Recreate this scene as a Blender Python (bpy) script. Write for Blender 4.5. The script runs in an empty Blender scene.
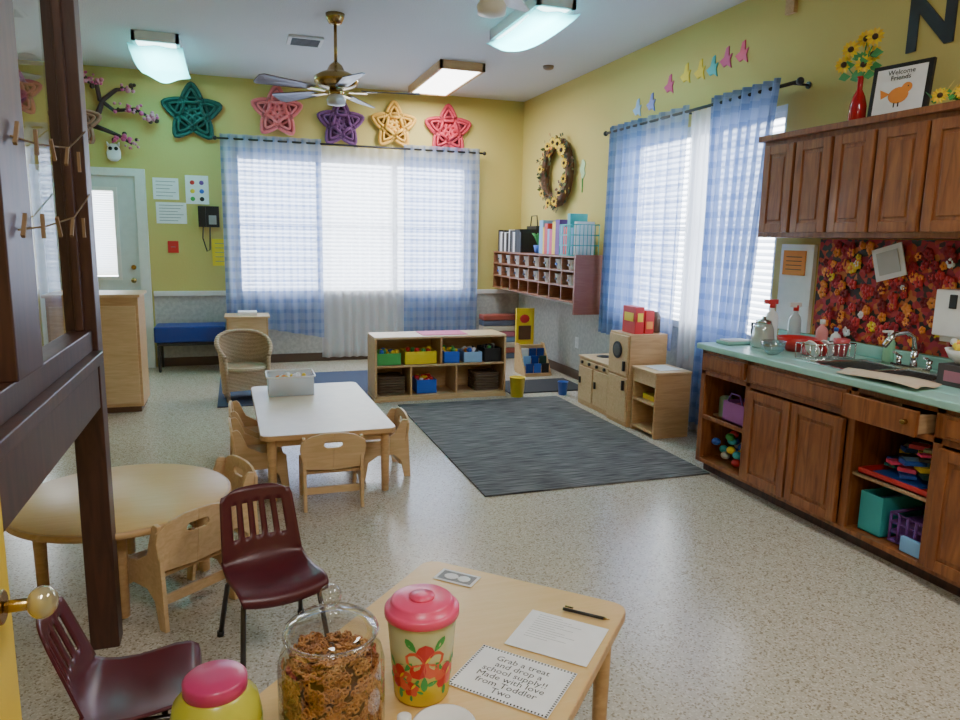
import bpy, bmesh, math, random
from mathutils import Matrix, Vector
random.seed(7)
S=bpy.context.scene
D2R=math.radians
# ------------------------------------------------------------------ materials
_m={}
def nt(name):
    m=bpy.data.materials.new(name); m.use_nodes=True
    return m,m.node_tree.nodes,m.node_tree.links,m.node_tree.nodes['Principled BSDF']
def pm(name,c,r=.5,metal=0,em=0,spec=.5,trans=0,alpha=1,coat=0):
    if name in _m: return _m[name]
    m,n,l,b=nt(name)
    b.inputs['Base Color'].default_value=(*c,1); b.inputs['Roughness'].default_value=r
    b.inputs['Metallic'].default_value=metal
    b.inputs['Specular IOR Level'].default_value=spec
    b.inputs['Transmission Weight'].default_value=trans
    b.inputs['Coat Weight'].default_value=coat
    if em: b.inputs['Emission Color'].default_value=(*c,1); b.inputs['Emission Strength'].default_value=em
    tc=n.new('ShaderNodeTexCoord'); no=n.new('ShaderNodeTexNoise'); no.inputs['Scale'].default_value=14
    hs=n.new('ShaderNodeMix'); hs.data_type='RGBA'
    hs.inputs[6].default_value=(*[x*.9 for x in c],1); hs.inputs[7].default_value=(*[min(1,x*1.08) for x in c],1)
    l.new(tc.outputs['Object'],no.inputs['Vector']); l.new(no.outputs['Fac'],hs.inputs[0]); l.new(hs.outputs[2],b.inputs['Base Color'])
    _m[name]=m; return m
def wood(name,c1,c2,r=.4,sc=(1.5,14,14),coat=0,bump=0):
    if name in _m: return _m[name]
    m,n,l,b=nt(name)
    tc=n.new('ShaderNodeTexCoord'); mp=n.new('ShaderNodeMapping'); mp.inputs['Scale'].default_value=sc
    no=n.new('ShaderNodeTexNoise'); no.inputs['Scale'].default_value=3; no.inputs['Detail'].default_value=6; no.inputs['Distortion'].default_value=1.2
    cr=n.new('ShaderNodeValToRGB'); cr.color_ramp.elements[0].position=.32; cr.color_ramp.elements[1].position=.7
    cr.color_ramp.elements[0].color=(*c1,1); cr.color_ramp.elements[1].color=(*c2,1)
    l.new(tc.outputs['Object'],mp.inputs[0]); l.new(mp.outputs[0],no.inputs['Vector']); l.new(no.outputs['Fac'],cr.inputs[0]); l.new(cr.outputs[0],b.inputs['Base Color'])
    b.inputs['Roughness'].default_value=r; b.inputs['Coat Weight'].default_value=coat
    _m[name]=m; return m
def voro(name,cols,scale=30,r=.6,rnd=True):
    m,n,l,b=nt(name)
    tc=n.new('ShaderNodeTexCoord'); v=n.new('ShaderNodeTexVoronoi'); v.inputs['Scale'].default_value=scale
    sep=n.new('ShaderNodeSeparateColor'); cr=n.new('ShaderNodeValToRGB'); cr.color_ramp.interpolation='CONSTANT'
    e=cr.color_ramp.elements
    for i,c in enumerate(cols):
        p=i/len(cols)
        if i<2: e[i].position=p; e[i].color=(*c,1)
        else: q=e.new(p); q.color=(*c,1)
    l.new(tc.outputs['Object'],v.inputs['Vector']); l.new(v.outputs['Color'],sep.inputs[0]); l.new(sep.outputs[0],cr.inputs[0]); l.new(cr.outputs[0],b.inputs['Base Color'])
    b.inputs['Roughness'].default_value=r; _m[name]=m; return m
def wallmat(name,c,bump=.15,sc=60):
    m,n,l,b=nt(name)
    tc=n.new('ShaderNodeTexCoord'); no=n.new('ShaderNodeTexNoise'); no.inputs['Scale'].default_value=sc; no.inputs['Detail'].default_value=5
    n2=n.new('ShaderNodeTexNoise'); n2.inputs['Scale'].default_value=1.3
    mx=n.new('ShaderNodeMix'); mx.data_type='RGBA'; mx.inputs[6].default_value=(*[x*.95 for x in c],1); mx.inputs[7].default_value=(*[x*1.04 for x in c],1)
    bp=n.new('ShaderNodeBump'); bp.inputs['Strength'].default_value=bump; bp.inputs['Distance'].default_value=.01
    l.new(tc.outputs['Object'],no.inputs['Vector']); l.new(tc.outputs['Object'],n2.inputs['Vector']); l.new(n2.outputs['Fac'],mx.inputs[0]); l.new(mx.outputs[2],b.inputs['Base Color'])
    l.new(no.outputs['Fac'],bp.inputs['Height']); l.new(bp.outputs[0],b.inputs['Normal']); b.inputs['Roughness'].default_value=.75
    return m
def specklemat(name,base,dark,light,sc,rough,lo=.18):
    m,n,l,b=nt(name)
    tc=n.new('ShaderNodeTexCoord'); v=n.new('ShaderNodeTexVoronoi'); v.inputs['Scale'].default_value=sc
    sep=n.new('ShaderNodeSeparateColor'); cr=n.new('ShaderNodeValToRGB'); e=cr.color_ramp.elements; cr.color_ramp.interpolation='CONSTANT'
    e[0].position=0; e[0].color=(*dark,1); e[1].position=lo; e[1].color=(*base,1); q=e.new(.82); q.color=(*light,1)
    no=n.new('ShaderNodeTexNoise'); no.inputs['Scale'].default_value=120; no.inputs['Detail'].default_value=3
    mx=n.new('ShaderNodeMix'); mx.data_type='RGBA'; mx.blend_type='MULTIPLY'; mx.inputs[0].default_value=.3
    l.new(tc.outputs['Object'],v.inputs['Vector']); l.new(tc.outputs['Object'],no.inputs['Vector']); l.new(v.outputs['Color'],sep.inputs[0]); l.new(sep.outputs[0],cr.inputs[0])
    l.new(cr.outputs[0],mx.inputs[6]); l.new(no.outputs['Fac'],mx.inputs[7]); l.new(mx.outputs[2],b.inputs['Base Color'])
    b.inputs['Roughness'].default_value=rough; b.inputs['Specular IOR Level'].default_value=.5
    return m
def glassmat(name,c=(1,1,1),ref=.06,pwr=3.5):
    if name in _m: return _m[name]
    m=bpy.data.materials.new(name); m.use_nodes=True; n=m.node_tree.nodes; l=m.node_tree.links; n.clear()
    o=n.new('ShaderNodeOutputMaterial'); t=n.new('ShaderNodeBsdfTransparent'); t.inputs[0].default_value=(*c,1)
    g=n.new('ShaderNodeBsdfGlossy'); g.inputs['Roughness'].default_value=.03
    f=n.new('ShaderNodeLayerWeight'); f.inputs[0].default_value=.5
    pw=n.new('ShaderNodeMath'); pw.operation='POWER'; pw.inputs[1].default_value=pwr
    ad=n.new('ShaderNodeMath'); ad.operation='MULTIPLY_ADD'; ad.inputs[1].default_value=.6; ad.inputs[2].default_value=ref*.6
    mx=n.new('ShaderNodeMixShader'); l.new(f.outputs['Facing'],pw.inputs[0]); l.new(pw.outputs[0],ad.inputs[0]); l.new(ad.outputs[0],mx.inputs[0]); l.new(t.outputs[0],mx.inputs[1]); l.new(g.outputs[0],mx.inputs[2]); l.new(mx.outputs[0],o.inputs[0])
    _m[name]=m; return m
def clothmat(name,c,transp=.3,plaid=None,trl=.6):
    m=bpy.data.materials.new(name); m.use_nodes=True; n=m.node_tree.nodes; l=m.node_tree.links; n.clear()
    o=n.new('ShaderNodeOutputMaterial'); t=n.new('ShaderNodeBsdfTransparent'); t.inputs[0].default_value=(*[.6+.4*x for x in c],1)
    tr=n.new('ShaderNodeBsdfTranslucent'); d=n.new('ShaderNodeBsdfDiffuse')
    m1=n.new('ShaderNodeMixShader'); m1.inputs[0].default_value=trl; m2=n.new('ShaderNodeMixShader'); m2.inputs[0].default_value=transp
    l.new(d.outputs[0],m1.inputs[1]); l.new(tr.outputs[0],m1.inputs[2]); l.new(m1.outputs[0],m2.inputs[1]); l.new(t.outputs[0],m2.inputs[2]); l.new(m2.outputs[0],o.inputs[0])
    for s in (tr,d): s.inputs[0].default_value=(*c,1)
    if plaid:
        uv=n.new('ShaderNodeUVMap'); sp=n.new('ShaderNodeSeparateXYZ'); l.new(uv.outputs[0],sp.inputs[0])
        outs=[]
        for k,per in ((0,.11),(1,.12)):
            a=n.new('ShaderNodeMath'); a.operation='MODULO'; a.inputs[1].default_value=per; l.new(sp.outputs[k],a.inputs[0])
            b=n.new('ShaderNodeMath'); b.operation='LESS_THAN'; b.inputs[1].default_value=per*.36; l.new(a.outputs[0],b.inputs[0]); outs.append(b)
        s=n.new('ShaderNodeMath'); s.operation='ADD'; l.new(outs[0].outputs[0],s.inputs[0]); l.new(outs[1].outputs[0],s.inputs[1])
        s2=n.new('ShaderNodeMath'); s2.operation='MULTIPLY'; s2.inputs[1].default_value=.5; l.new(s.outputs[0],s2.inputs[0])
        mx=n.new('ShaderNodeMix'); mx.data_type='RGBA'; mx.inputs[6].default_value=(*c,1); mx.inputs[7].default_value=(*plaid,1); l.new(s2.outputs[0],mx.inputs[0])
        for q in (tr,d): l.new(mx.outputs[2],q.inputs[0])
        s3=n.new('ShaderNodeMath'); s3.operation='MULTIPLY_ADD'; s3.inputs[1].default_value=-transp*.6; s3.inputs[2].default_value=transp*1.15; l.new(s2.outputs[0],s3.inputs[0]); l.new(s3.outputs[0],m2.inputs[0])
    return m
# palette
MAPLE=wood('maple',(.52,.31,.14),(.66,.42,.21),.4)
MAPLE2=wood('maple_light',(.62,.41,.21),(.74,.52,.30),.4)
TABTOP=pm('table_laminate',(.84,.69,.52),.34)
YELTOP=wood('table_maple_laminate',(.70,.44,.15),(.75,.49,.19),.36,(2,20,20))
OAK=wood('stained_oak',(.17,.048,.013),(.36,.125,.036),.35,(9,9,1.2),coat=.1)
DARKW=wood('dark_walnut_stain',(.038,.014,.010),(.085,.031,.020),.42,(9,9,1.2))
SHELFIN=wood('cabinet_inside',(.36,.21,.11),(.48,.31,.17),.5)
MINT=pm('mint_laminate',(.36,.65,.57),.3)
STEEL=pm('stainless',(.62,.62,.62),.25,1)
CHROME=pm('chrome',(.75,.75,.75),.12,1)
GUN=pm('dark_tube',(.10,.09,.09),.3,.8)
BRASS=pm('brass',(.42,.29,.11),.25,1)
BLACK=pm('black_plastic',(.015,.015,.017),.4)
WHITE=pm('white_plastic',(.82,.82,.82),.35)
PAPER=pm('paper',(.85,.85,.87),.8)
TRIM=pm('white_trim',(.74,.75,.74),.4)
MAROON=pm('maroon_plastic',(.10,.015,.022),.33)
RED=pm('red',(.62,.03,.03),.4); PINK=pm('pink',(.85,.08,.20),.3); MAGENTA=pm('magenta',(.68,.10,.27),.6)
YEL=pm('yellow',(.88,.64,.03),.4); ORANGE=pm('orange',(.88,.30,.05),.6); GREEN=pm('green',(.06,.36,.08),.5)
DGREEN=pm('dark_green',(.012,.06,.05),.6); BLUE=pm('blue',(.03,.12,.55),.4); TEAL=pm('teal',(.05,.45,.50),.4)
PURPLE=pm('purple',(.16,.05,.28),.5); LBLUE=pm('light_blue',(.22,.44,.75),.5); NAVY=pm('navy_vinyl',(.008,.04,.26),.4)
BROWN=pm('brown',(.13,.06,.03),.6); DBROWN=pm('basket_brown',(.06,.035,.02),.8)
GLASS=glassmat('clear_glass'); JARGLASS=glassmat('jar_glass',(.95,.96,.95),.14,1.8)
# ------------------------------------------------------------------ mesh builder
class MB:
    def __init__(s,name,M=None):
        s.name=name; s.bm=bmesh.new(); s.mats=[]; s.M=M or Matrix.Identity(4); s.uv=None
    def mi(s,m):
        if m not in s.mats: s.mats.append(m)
        return s.mats.index(m)
    def v(s,p): return s.bm.verts.new(s.M@Vector(p))
    def f(s,vs,m,sm=False):
        try: f=s.bm.faces.new(vs)
        except ValueError: return None
        f.material_index=s.mi(m); f.smooth=sm; return f
    def box(s,a,b,m,R=None):
        x0,x1=sorted((a[0],b[0])); y0,y1=sorted((a[1],b[1])); z0,z1=sorted((a[2],b[2]))
        P=[(x0,y0,z0),(x1,y0,z0),(x1,y1,z0),(x0,y1,z0),(x0,y0,z1),(x1,y0,z1),(x1,y1,z1),(x0,y1,z1)]
        if R is not None:
            c=Vector(((x0+x1)/2,(y0+y1)/2,(z0+z1)/2)); P=[c+R@(Vector(p)-c) for p in P]
        V=[s.v(p) for p in P]
        for q in ((3,2,1,0),(4,5,6,7),(0,1,5,4),(1,2,6,5),(2,3,7,6),(3,0,4,7)): s.f([V[i] for i in q],m)
    def bx(s,c,d,m,R=None): s.box([c[i]-d[i]/2 for i in range(3)],[c[i]+d[i]/2 for i in range(3)],m,R)
    def ring(s,c,ax,r,seg,ry=None,u=None):
        ax=Vector(ax).normalized()
        if u is None:
            u=Vector((0,0,1)).cross(ax)
            if u.length<1e-3: u=Vector((1,0,0))
        u=u.normalized(); w=ax.cross(u).normalized(); ry=ry or r
        return [s.v(Vector(c)+u*r*math.cos(2*math.pi*i/seg)+w*ry*math.sin(2*math.pi*i/seg)) for i in range(seg)]
    def bridge(s,A,B,m,sm=True):
        n=len(A)
        for i in range(n): s.f([A[i],A[(i+1)%n],B[(i+1)%n],B[i]],m,sm)
    def cyl(s,p0,p1,r0,m,r1=None,seg=14,caps=True):
        r1=r0 if r1 is None else r1; ax=Vector(p1)-Vector(p0)
        A=s.ring(p0,ax,r0,seg); B=s.ring(p1,ax,r1,seg); s.bridge(A,B,m)
        if caps: s.f(A[::-1],m); s.f(B,m)
    def tube(s,pts,r,m,seg=8,closed=False,flat=1):
        pts=[Vector(p) for p in pts]; n=len(pts); R=[]; u=None
        for i in range(n):
            a=pts[(i+1)%n] if (closed or i<n-1) else pts[i]; b=pts[i-1] if (closed or i>0) else pts[i]
            t=(a-b)
            if t.length<1e-9: t=Vector((0,0,1))
            t.normalize()
            if u is None: u=Vector((0,0,1)).cross(t); u=u if u.length>.05 else Vector((1,0,0))
            u=(u-t*u.dot(t)); u=u if u.length>1e-4 else t.orthogonal(); u.normalize()
            rr=r[i] if isinstance(r,(list,tuple)) else r
            R.append(s.ring(pts[i],t,rr,seg,rr*flat,u))
        for i in range(n-1 if not closed else n): s.bridge(R[i],R[(i+1)%n],m)
        if not closed: s.f(R[0][::-1],m); s.f(R[-1],m)
    def lathe(s,c,prof,m,seg=24,sx=1,sy=1,sm=True,close=True):
        R=[]
        for r,z in prof:
            R.append([s.v((c[0]+sx*max(r,1e-4)*math.cos(2*math.pi*i/seg),c[1]+sy*max(r,1e-4)*math.sin(2*math.pi*i/seg),c[2]+z)) for i in range(seg)])
        for i in range(len(R)-1): s.bridge(R[i],R[i+1],m,sm)
        if close: s.f(R[0][::-1],m,sm); s.f(R[-1],m,sm)
    def sph(s,c,r,m,seg=12,n=8):
        r=(r,r,r) if not isinstance(r,(tuple,list)) else r
        R=[]
        for j in range(1,n):
            a=math.pi*j/n
            R.append([s.v((c[0]+r[0]*math.sin(a)*math.cos(2*math.pi*i/seg),c[1]+r[1]*math.sin(a)*math.sin(2*math.pi*i/seg),c[2]-r[2]*math.cos(a))) for i in range(seg)])
        for i in range(len(R)-1): s.bridge(R[i],R[i+1],m)
        b=s.v((c[0],c[1],c[2]-r[2])); t=s.v((c[0],c[1],c[2]+r[2]))
        for i in range(seg): s.f([b,R[0][(i+1)%seg],R[0][i]],m,True); s.f([t,R[-1][i],R[-1][(i+1)%seg]],m,True)
    def prism(s,pts,vec,m,m2=None):
        A=[s.v(p) for p in pts]; B=[s.v(Vector(p)+Vector(vec)) for p in pts]; n=len(A)
        s.f(A[::-1],m); s.f(B,m)
        for i in range(n): s.f([A[i],A[(i+1)%n],B[(i+1)%n],B[i]],m2 or m)
    def tray(s,c,w,d,h,t,m,taper=1,R=None):
        x,y,z=c; s.bx((x,y,z+t/2),(w,d,t),m)
        for sx in (-1,1): s.bx((x+sx*(w-t)/2,y,z+h/2),(t,d,h),m)
        for sy in (-1,1): s.bx((x,y+sy*(d-t)/2,z+h/2),(w-2*t,t,h),m)
    def text(s,txt,size,M,m,ex=.0,align='CENTER',sp=1.0,off=0):
        cu=bpy.data.curves.new('t','FONT'); cu.body=txt; cu.size=size; cu.align_x=align; cu.align_y='CENTER'; cu.extrude=ex; cu.space_line=sp; cu.resolution_u=2; cu.offset=off
        o=bpy.data.objects.new('t',cu); S.collection.objects.link(o); bpy.context.view_layer.update()
        me=o.to_mesh(); idx=s.mi(m)
        vs=[s.bm.verts.new(s.M@(M@v.co)) for v in me.vertices]
        for p in me.polygons:
            try: f=s.bm.faces.new([vs[i] for i in p.vertices]); f.material_index=idx
            except ValueError: pass
        o.to_mesh_clear(); bpy.data.objects.remove(o); bpy.data.curves.remove(cu)
    def done(s,bevel=0,solid=0,sub=0,recalc=True,seg=2):
        if recalc: bmesh.ops.recalc_face_normals(s.bm,faces=s.bm.faces)
        xs=[v.co for v in s.bm.verts]
        o0=Vector(((min(v.x for v in xs)+max(v.x for v in xs))/2,(min(v.y for v in xs)+max(v.y for v in xs))/2,min(v.z for v in xs)))
        for v in s.bm.verts: v.co-=o0
        me=bpy.data.meshes.new(s.name); s.bm.to_mesh(me); s.bm.free()
        for m in s.mats: me.materials.append(m)
        o=bpy.data.objects.new(s.name,me); o.location=o0; S.collection.objects.link(o)
        if solid: k=o.modifiers.new('s','SOLIDIFY'); k.thickness=solid; k.offset=0
        if sub: k=o.modifiers.new('u','SUBSURF'); k.levels=sub; k.render_levels=sub
        if bevel: k=o.modifiers.new('b','BEVEL'); k.width=bevel; k.segments=seg; k.limit_method='ANGLE'; k.angle_limit=D2R(50)
        return o
def TR(x,y,z=0,a=0): return Matrix.Translation((x,y,z))@Matrix.Rotation(D2R(a),4,'Z')
def Rz(a): return Matrix.Rotation(D2R(a),3,'Z')
def area(name,loc,sx,sy,power,col=(1,1,1),rot=(0,0,0)):
    L=bpy.data.lights.new(name,'AREA'); L.shape='RECTANGLE'; L.size=sx; L.size_y=sy; L.energy=power; L.color=col
    o=bpy.data.objects.new(name,L); o.location=loc; o.rotation_euler=rot; S.collection.objects.link(o); return o
# ------------------------------------------------------------------ room
XL,XR,YN,YB,H=-2.6,3.5,-1.5,8.75,3.2
wy=wallmat('wall_yellow',(.60,.495,.155)); wain=None
m,n,l,b=nt('wainscot_wallpaper')
tc=n.new('ShaderNodeTexCoord'); no=n.new('ShaderNodeTexNoise'); no.inputs['Scale'].default_value=25; no.inputs['Detail'].default_value=6
cr=n.new('ShaderNodeValToRGB'); cr.color_ramp.elements[0].position=.4; cr.color_ramp.elements[0].color=(.42,.42,.40,1); cr.color_ramp.elements[1].position=.62; cr.color_ramp.elements[1].color=(.52,.52,.49,1)
l.new(tc.outputs['Object'],no.inputs['Vector']); l.new(no.outputs['Fac'],cr.inputs[0]); l.new(cr.outputs[0],b.inputs['Base Color']); b.inputs['Roughness'].default_value=.7; wain=m
ceilm=wallmat('ceiling_texture',(.62,.63,.65),.5,90)
floorm=specklemat('speckled_vinyl',(.60,.535,.43),(.36,.295,.21),(.73,.67,.57),150,.22,.15)
w=MB('floor'); w.box((XL-.15,YN-.15,-.1),(XR+.15,YB+.15,0),floorm); w.done()
w=MB('ceiling'); w.box((XL-.15,YN-.15,H),(XR+.15,YB+.15,H+.1),ceilm); w.done()
def wall(name,axis,fix,out,a,b,holes):
    w=MB(name); t=.15*out
    def B(u0,u1,z0,z1):
        if u1-u0<1e-4 or z1-z0<1e-4: return
        if axis=='x': w.box((u0,fix,z0),(u1,fix+t,z1),wy)
        else: w.box((fix,u0,z0),(fix+t,u1,z1),wy)
    cur=a
    for (u0,u1,z0,z1) in sorted(holes):
        B(cur,u0,0,H); B(u0,u1,0,z0); B(u0,u1,z1,H); cur=u1
    B(cur,b,0,H); return w.done()
BW=(0.02,2.78,.80,2.42); DW=(-1.72,-1.2,1.0,1.95); LW=(-2.52,-2.05,.95,2.35); RW=(4.05,6.1,.80,2.42)
wall('wall_back','x',YB,1,XL,XR,[BW,DW,LW])
wall('wall_right','y',XR,1,YN,YB,[RW])
wall('wall_left','y',XL,-1,YN,YB,[])
wall('wall_near','x',YN,-1,XL,XR,[])
w=MB('wall_panel_back'); w.box((-.88,YB-.006,.09),(XR-.01,YB,.80),wain); w.done()
w=MB('wall_panel_right'); w.box((XR-.006,3.95,.09),(XR,YB-.008,.80),wain); w.done()
w=MB('trim_1'); w.box((-.88,YB-.03,.80),(XR-.035,YB-.001,.855),TRIM); w.done(.006)
w=MB('trim_2'); w.box((XR-.03,3.95,.80),(XR-.001,YB-.001,.855),TRIM); w.done(.006)
bb=pm('baseboard_brown',(.09,.055,.035),.5)
w=MB('baseboard_back'); w.box((-.88,YB-.02,0),(XR-.022,YB-.001,.10),bb); w.done(.004)
w=MB('baseboard_right'); w.box((XR-.02,3.95,0),(XR-.001,YB-.001,.10),bb); w.done(.004)
SLAT=clothmat('blind_slat',(.84,.87,.93),.0,None,.5)
def window(name,axis,fix,hole,mulls,out=1):
    u0,u1,z0,z1=hole; w=MB(name)
    def P(u,v,z): return (u,fix+v*out,z) if axis=='x' else (fix+v*out,u,z)
    def B(a,b,m): w.box(P(*a),P(*b),m)
    e=.04
    B((u0,0.02,z0),(u1,.14,z0+e),TRIM); B((u0,0.02,z1-e),(u1,.14,z1),TRIM); B((u0,.02,z0+e),(u0+e,.14,z1-e),TRIM); B((u1-e,.02,z0+e),(u1,.14,z1-e),TRIM)
    edges=[u0+e]+[x for mm in mulls for x in (mm-.03,mm+.03)]+[u1-e]
    for mm in mulls: B((mm-.03,.02,z0+e),(mm+.03,.14,z1-e),TRIM)
    zm=(z0+z1)/2
    for i in range(0,len(edges),2):
        a,b=edges[i],edges[i+1]
        B((a,.10,zm-.02),(b,.13,zm+.02),TRIM); w.f([w.v(P(a,.115,z0+e)),w.v(P(b,.115,z0+e)),w.v(P(b,.115,z1-e)),w.v(P(a,.115,z1-e))],GLASS)
        B((a+.005,.03,z1-e-.04),(b-.005,.08,z1-e),WHITE)
        z=z0+e+.02
        while z<z1-e-.05:
            w.f([w.v(P(a+.008,.035,z)),w.v(P(b-.008,.035,z)),w.v(P(b-.008,.07,z+.026)),w.v(P(a+.008,.07,z+.026))],SLAT)
            z+=.046
    return w.done(recalc=False)
window('window_1','x',YB,BW,[.95,1.86])
window('window_2','y',XR,RW,[5.10])
window('window_3','x',YB,LW,[])
# ------------------------------------------------------------------ back door
w=MB('door_1')
doorm=pm('door_white',(.60,.65,.66),.4)
for a,b in (((-1.9,8.70,0.01),(-1.72,8.745,2.09)),((-1.2,8.70,.01),(-1.0,8.745,2.09)),((-1.72,8.70,.01),(-1.2,8.745,1.0)),((-1.72,8.70,1.95),(-1.2,8.745,2.09))): w.box(a,b,doorm)
for a,b in (((-1.98,8.68,0),(-1.9,8.745,2.17)),((-1.0,8.68,0),(-.9,8.745,2.17)),((-1.9,8.68,2.09),(-1.0,8.745,2.17))): w.box(a,b,TRIM)
for a,b in (((-1.74,8.69,.98),(-1.70,8.70,1.97)),((-1.22,8.69,.98),(-1.18,8.70,1.97)),((-1.70,8.69,1.93),(-1.22,8.70,1.97)),((-1.70,8.69,.98),(-1.22,8.70,1.02))): w.box(a,b,TRIM)
z=1.03
while z<1.93:
    w.f([w.v((-1.70,8.76,z)),w.v((-1.22,8.76,z)),w.v((-1.22,8.79,z+.022)),w.v((-1.70,8.79,z+.022))],SLAT); z+=.024
w.cyl((-1.06,8.70,.98),(-1.06,8.65,.98),.012,BRASS); w.sph((-1.06,8.635,.98),.03,BRASS); w.cyl((-1.06,8.70,1.12),(-1.06,8.685,1.12),.025,BRASS)
w.done(recalc=False)
# ------------------------------------------------------------------ curtains
BCUR=clothmat('blue_plaid_sheer',(.50,.59,.84),.33,(.22,.31,.58),.62)
BCUR2=clothmat('blue_plaid_gathered',(.34,.45,.72),.20,(.17,.26,.50),.58)
WCUR=clothmat('white_sheer',(.90,.91,.95),.36,None,.65)
def curtain(name,axis,fix,a,b,z0,z1,mat,folds,amp,z0b=None,seed=0,ab=None,bb_=None):
    rnd=random.Random(seed); z0b=z0 if z0b is None else z0b; ab=a if ab is None else ab; bb_=b if bb_ is None else bb_
    w=MB(name); uvl=w.bm.loops.layers.uv.new('UVMap'); nu=folds*10; nv=14; G=[]
    ph=[rnd.uniform(-.5,.5) for _ in range(folds+2)]
    for j in range(nv+1):
        row=[]
        for i in range(nu+1):
            t=i/nu; vv=j/nv; zb=z0+(z0b-z0)*t; z=zb+(z1-zb)*vv; q=(1-vv)**.8
            u=(a+(b-a)*t)*(1-q)+(ab+(bb_-ab)*t)*q
            k=t*folds; pp=ph[int(k)]*(1-(k%1))+ph[int(k)+1]*(k%1)
            off=amp*math.sin(2*math.pi*k+pp*(1-vv)*2)*(.8+.5*(1-vv))
            row.append((w.v((u,fix+off,z) if axis=='x' else (fix+off,u,z)),(abs(t*(b-a))*1.4,z)))
        G.append(row)
    for j in range(nv):
        for i in range(nu):
            q=[G[j][i],G[j][i+1],G[j+1][i+1],G[j+1][i]]
            f=w.f([x[0] for x in q],mat,True)
            for lp,x in zip(f.loops,q): lp[uvl].uv=x[1]
    return w.done(recalc=False)
curtain('blue_sheer_curtain','x',8.61,-.12,.97,.50,2.58,BCUR,7,.025,.30,seed=1)
curtain('white_sheer_curtain','x',8.68,.95,1.95,.05,2.52,WCUR,9,.02,seed=2)
curtain('blue_sheer_curtain','x',8.61,1.93,2.88,.30,2.58,BCUR,7,.025,seed=3)
curtain('blue_sheer_curtain','y',3.37,6.24,5.66,.62,2.55,BCUR2,5,.04,seed=4)
curtain('blue_sheer_curtain','y',3.37,5.66,4.98,.62,2.55,BCUR,4,.03,seed=9)
curtain('white_sheer_curtain','y',3.41,5.0,4.60,.03,2.50,WCUR,5,.025,seed=5)
curtain('blue_sheer_curtain','y',3.35,4.68,3.96,.12,2.55,BCUR2,7,.04,seed=6,ab=4.66,bb_=4.16)
def rod(name,p0,p1,brd):
    w=MB(name); w.cyl(p0,p1,.012,BLACK)
    for p in (p0,p1): w.sph(p,.024,BLACK)
    for t in (.03,.5,.97):
        q=Vector(p0).lerp(Vector(p1),t); w.cyl(q,(q+Vector(brd)),.008,BLACK); w.cyl(q+Vector(brd)*.93,q+Vector(brd),.022,BLACK)
    w.done()
rod('curtain_rod',(-.17,8.61,2.53),(2.94,8.61,2.53),(0,.138,0))
rod('curtain_rod',(3.36,6.30,2.50),(3.36,3.80,2.50),(.138,0,0))
# ------------------------------------------------------------------ ceiling things
LENS=pm('light_diffuser',(1,1,1),.4,em=7)
LENS2=pm('light_diffuser_dim',(1,1,1),.4,em=3.5)
DRAPE=clothmat('turquoise_sheer',(.16,.88,.93),.18,None,.75)
def fixture(x0,x1,y0,y1,wt,power,drape=False,col=(1,.965,.91),sg=.12):
    w=MB('ceiling_light_fixture')
    w.box((x0,y0,3.12),(x1,y0+.03,3.2),wt); w.box((x0,y1-.03,3.12),(x1,y1,3.2),wt); w.box((x0,y0,3.12),(x0+.03,y1,3.2),wt); w.box((x1-.03,y0,3.12),(x1,y1,3.2),wt)
    w.box((x0+.03,y0+.03,3.13),(x1-.03,y1-.03,3.15),LENS2 if drape else LENS); w.done()
    area('fluorescent_lamp',((x0+x1)/2,(y0+y1)/2,3.115),(x1-x0)*.85,(y1-y0)*.9,power,col)
    if drape:
        w=MB('turquoise_light_drape'); G=[]
        for j in range(17):
            v=j/16; row=[]
            for i in range(13):
                u=i/12; sag=.03+sg*abs(math.sin(math.pi*v))**.7+.012*math.sin(9*u+5*v)
                row.append(w.v((x0-.03+(x1-x0+.06)*u,y0-.02+(y1-y0+.04)*v,3.105-sag*(.45+.55*math.sin(math.pi*u)))))
            G.append(row)
        for j in range(16):
            for i in range(12): w.f([G[j][i],G[j][i+1],G[j+1][i+1],G[j+1][i]],DRAPE,True)
        w.done(recalc=False)
fixture(1.94,2.40,7.05,8.42,MAPLE,50)
fixture(2.06,2.36,4.95,5.95,WHITE,19,True,(.9,1,1),.09)
fixture(-.78,-.40,7.1,8.35,WHITE,19,True,(.9,1,1),.14)
fixture(-.2,.3,-.9,.4,WHITE,32)  # added fixture, out of view above the camera, as fill for the foreground
fixture(2.0,2.5,.4,1.7,WHITE,34)  # added unseen fixture that brightens the kitchen counter side
w=MB('ceiling_vent'); w.box((.50,6.72,3.18),(.80,7.0,3.2),TRIM)
for i in range(6): w.box((.53,6.755+i*.04,3.174),(.77,6.775+i*.04,3.181),BLACK)
w.done()
w=MB('smoke_detector'); w.lathe((3.01,6.9,3.165),[(.03,0),(.05,.01),(.055,.035)],pm('detector_brass',(.3,.22,.15),.5),16); w.done()
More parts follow.
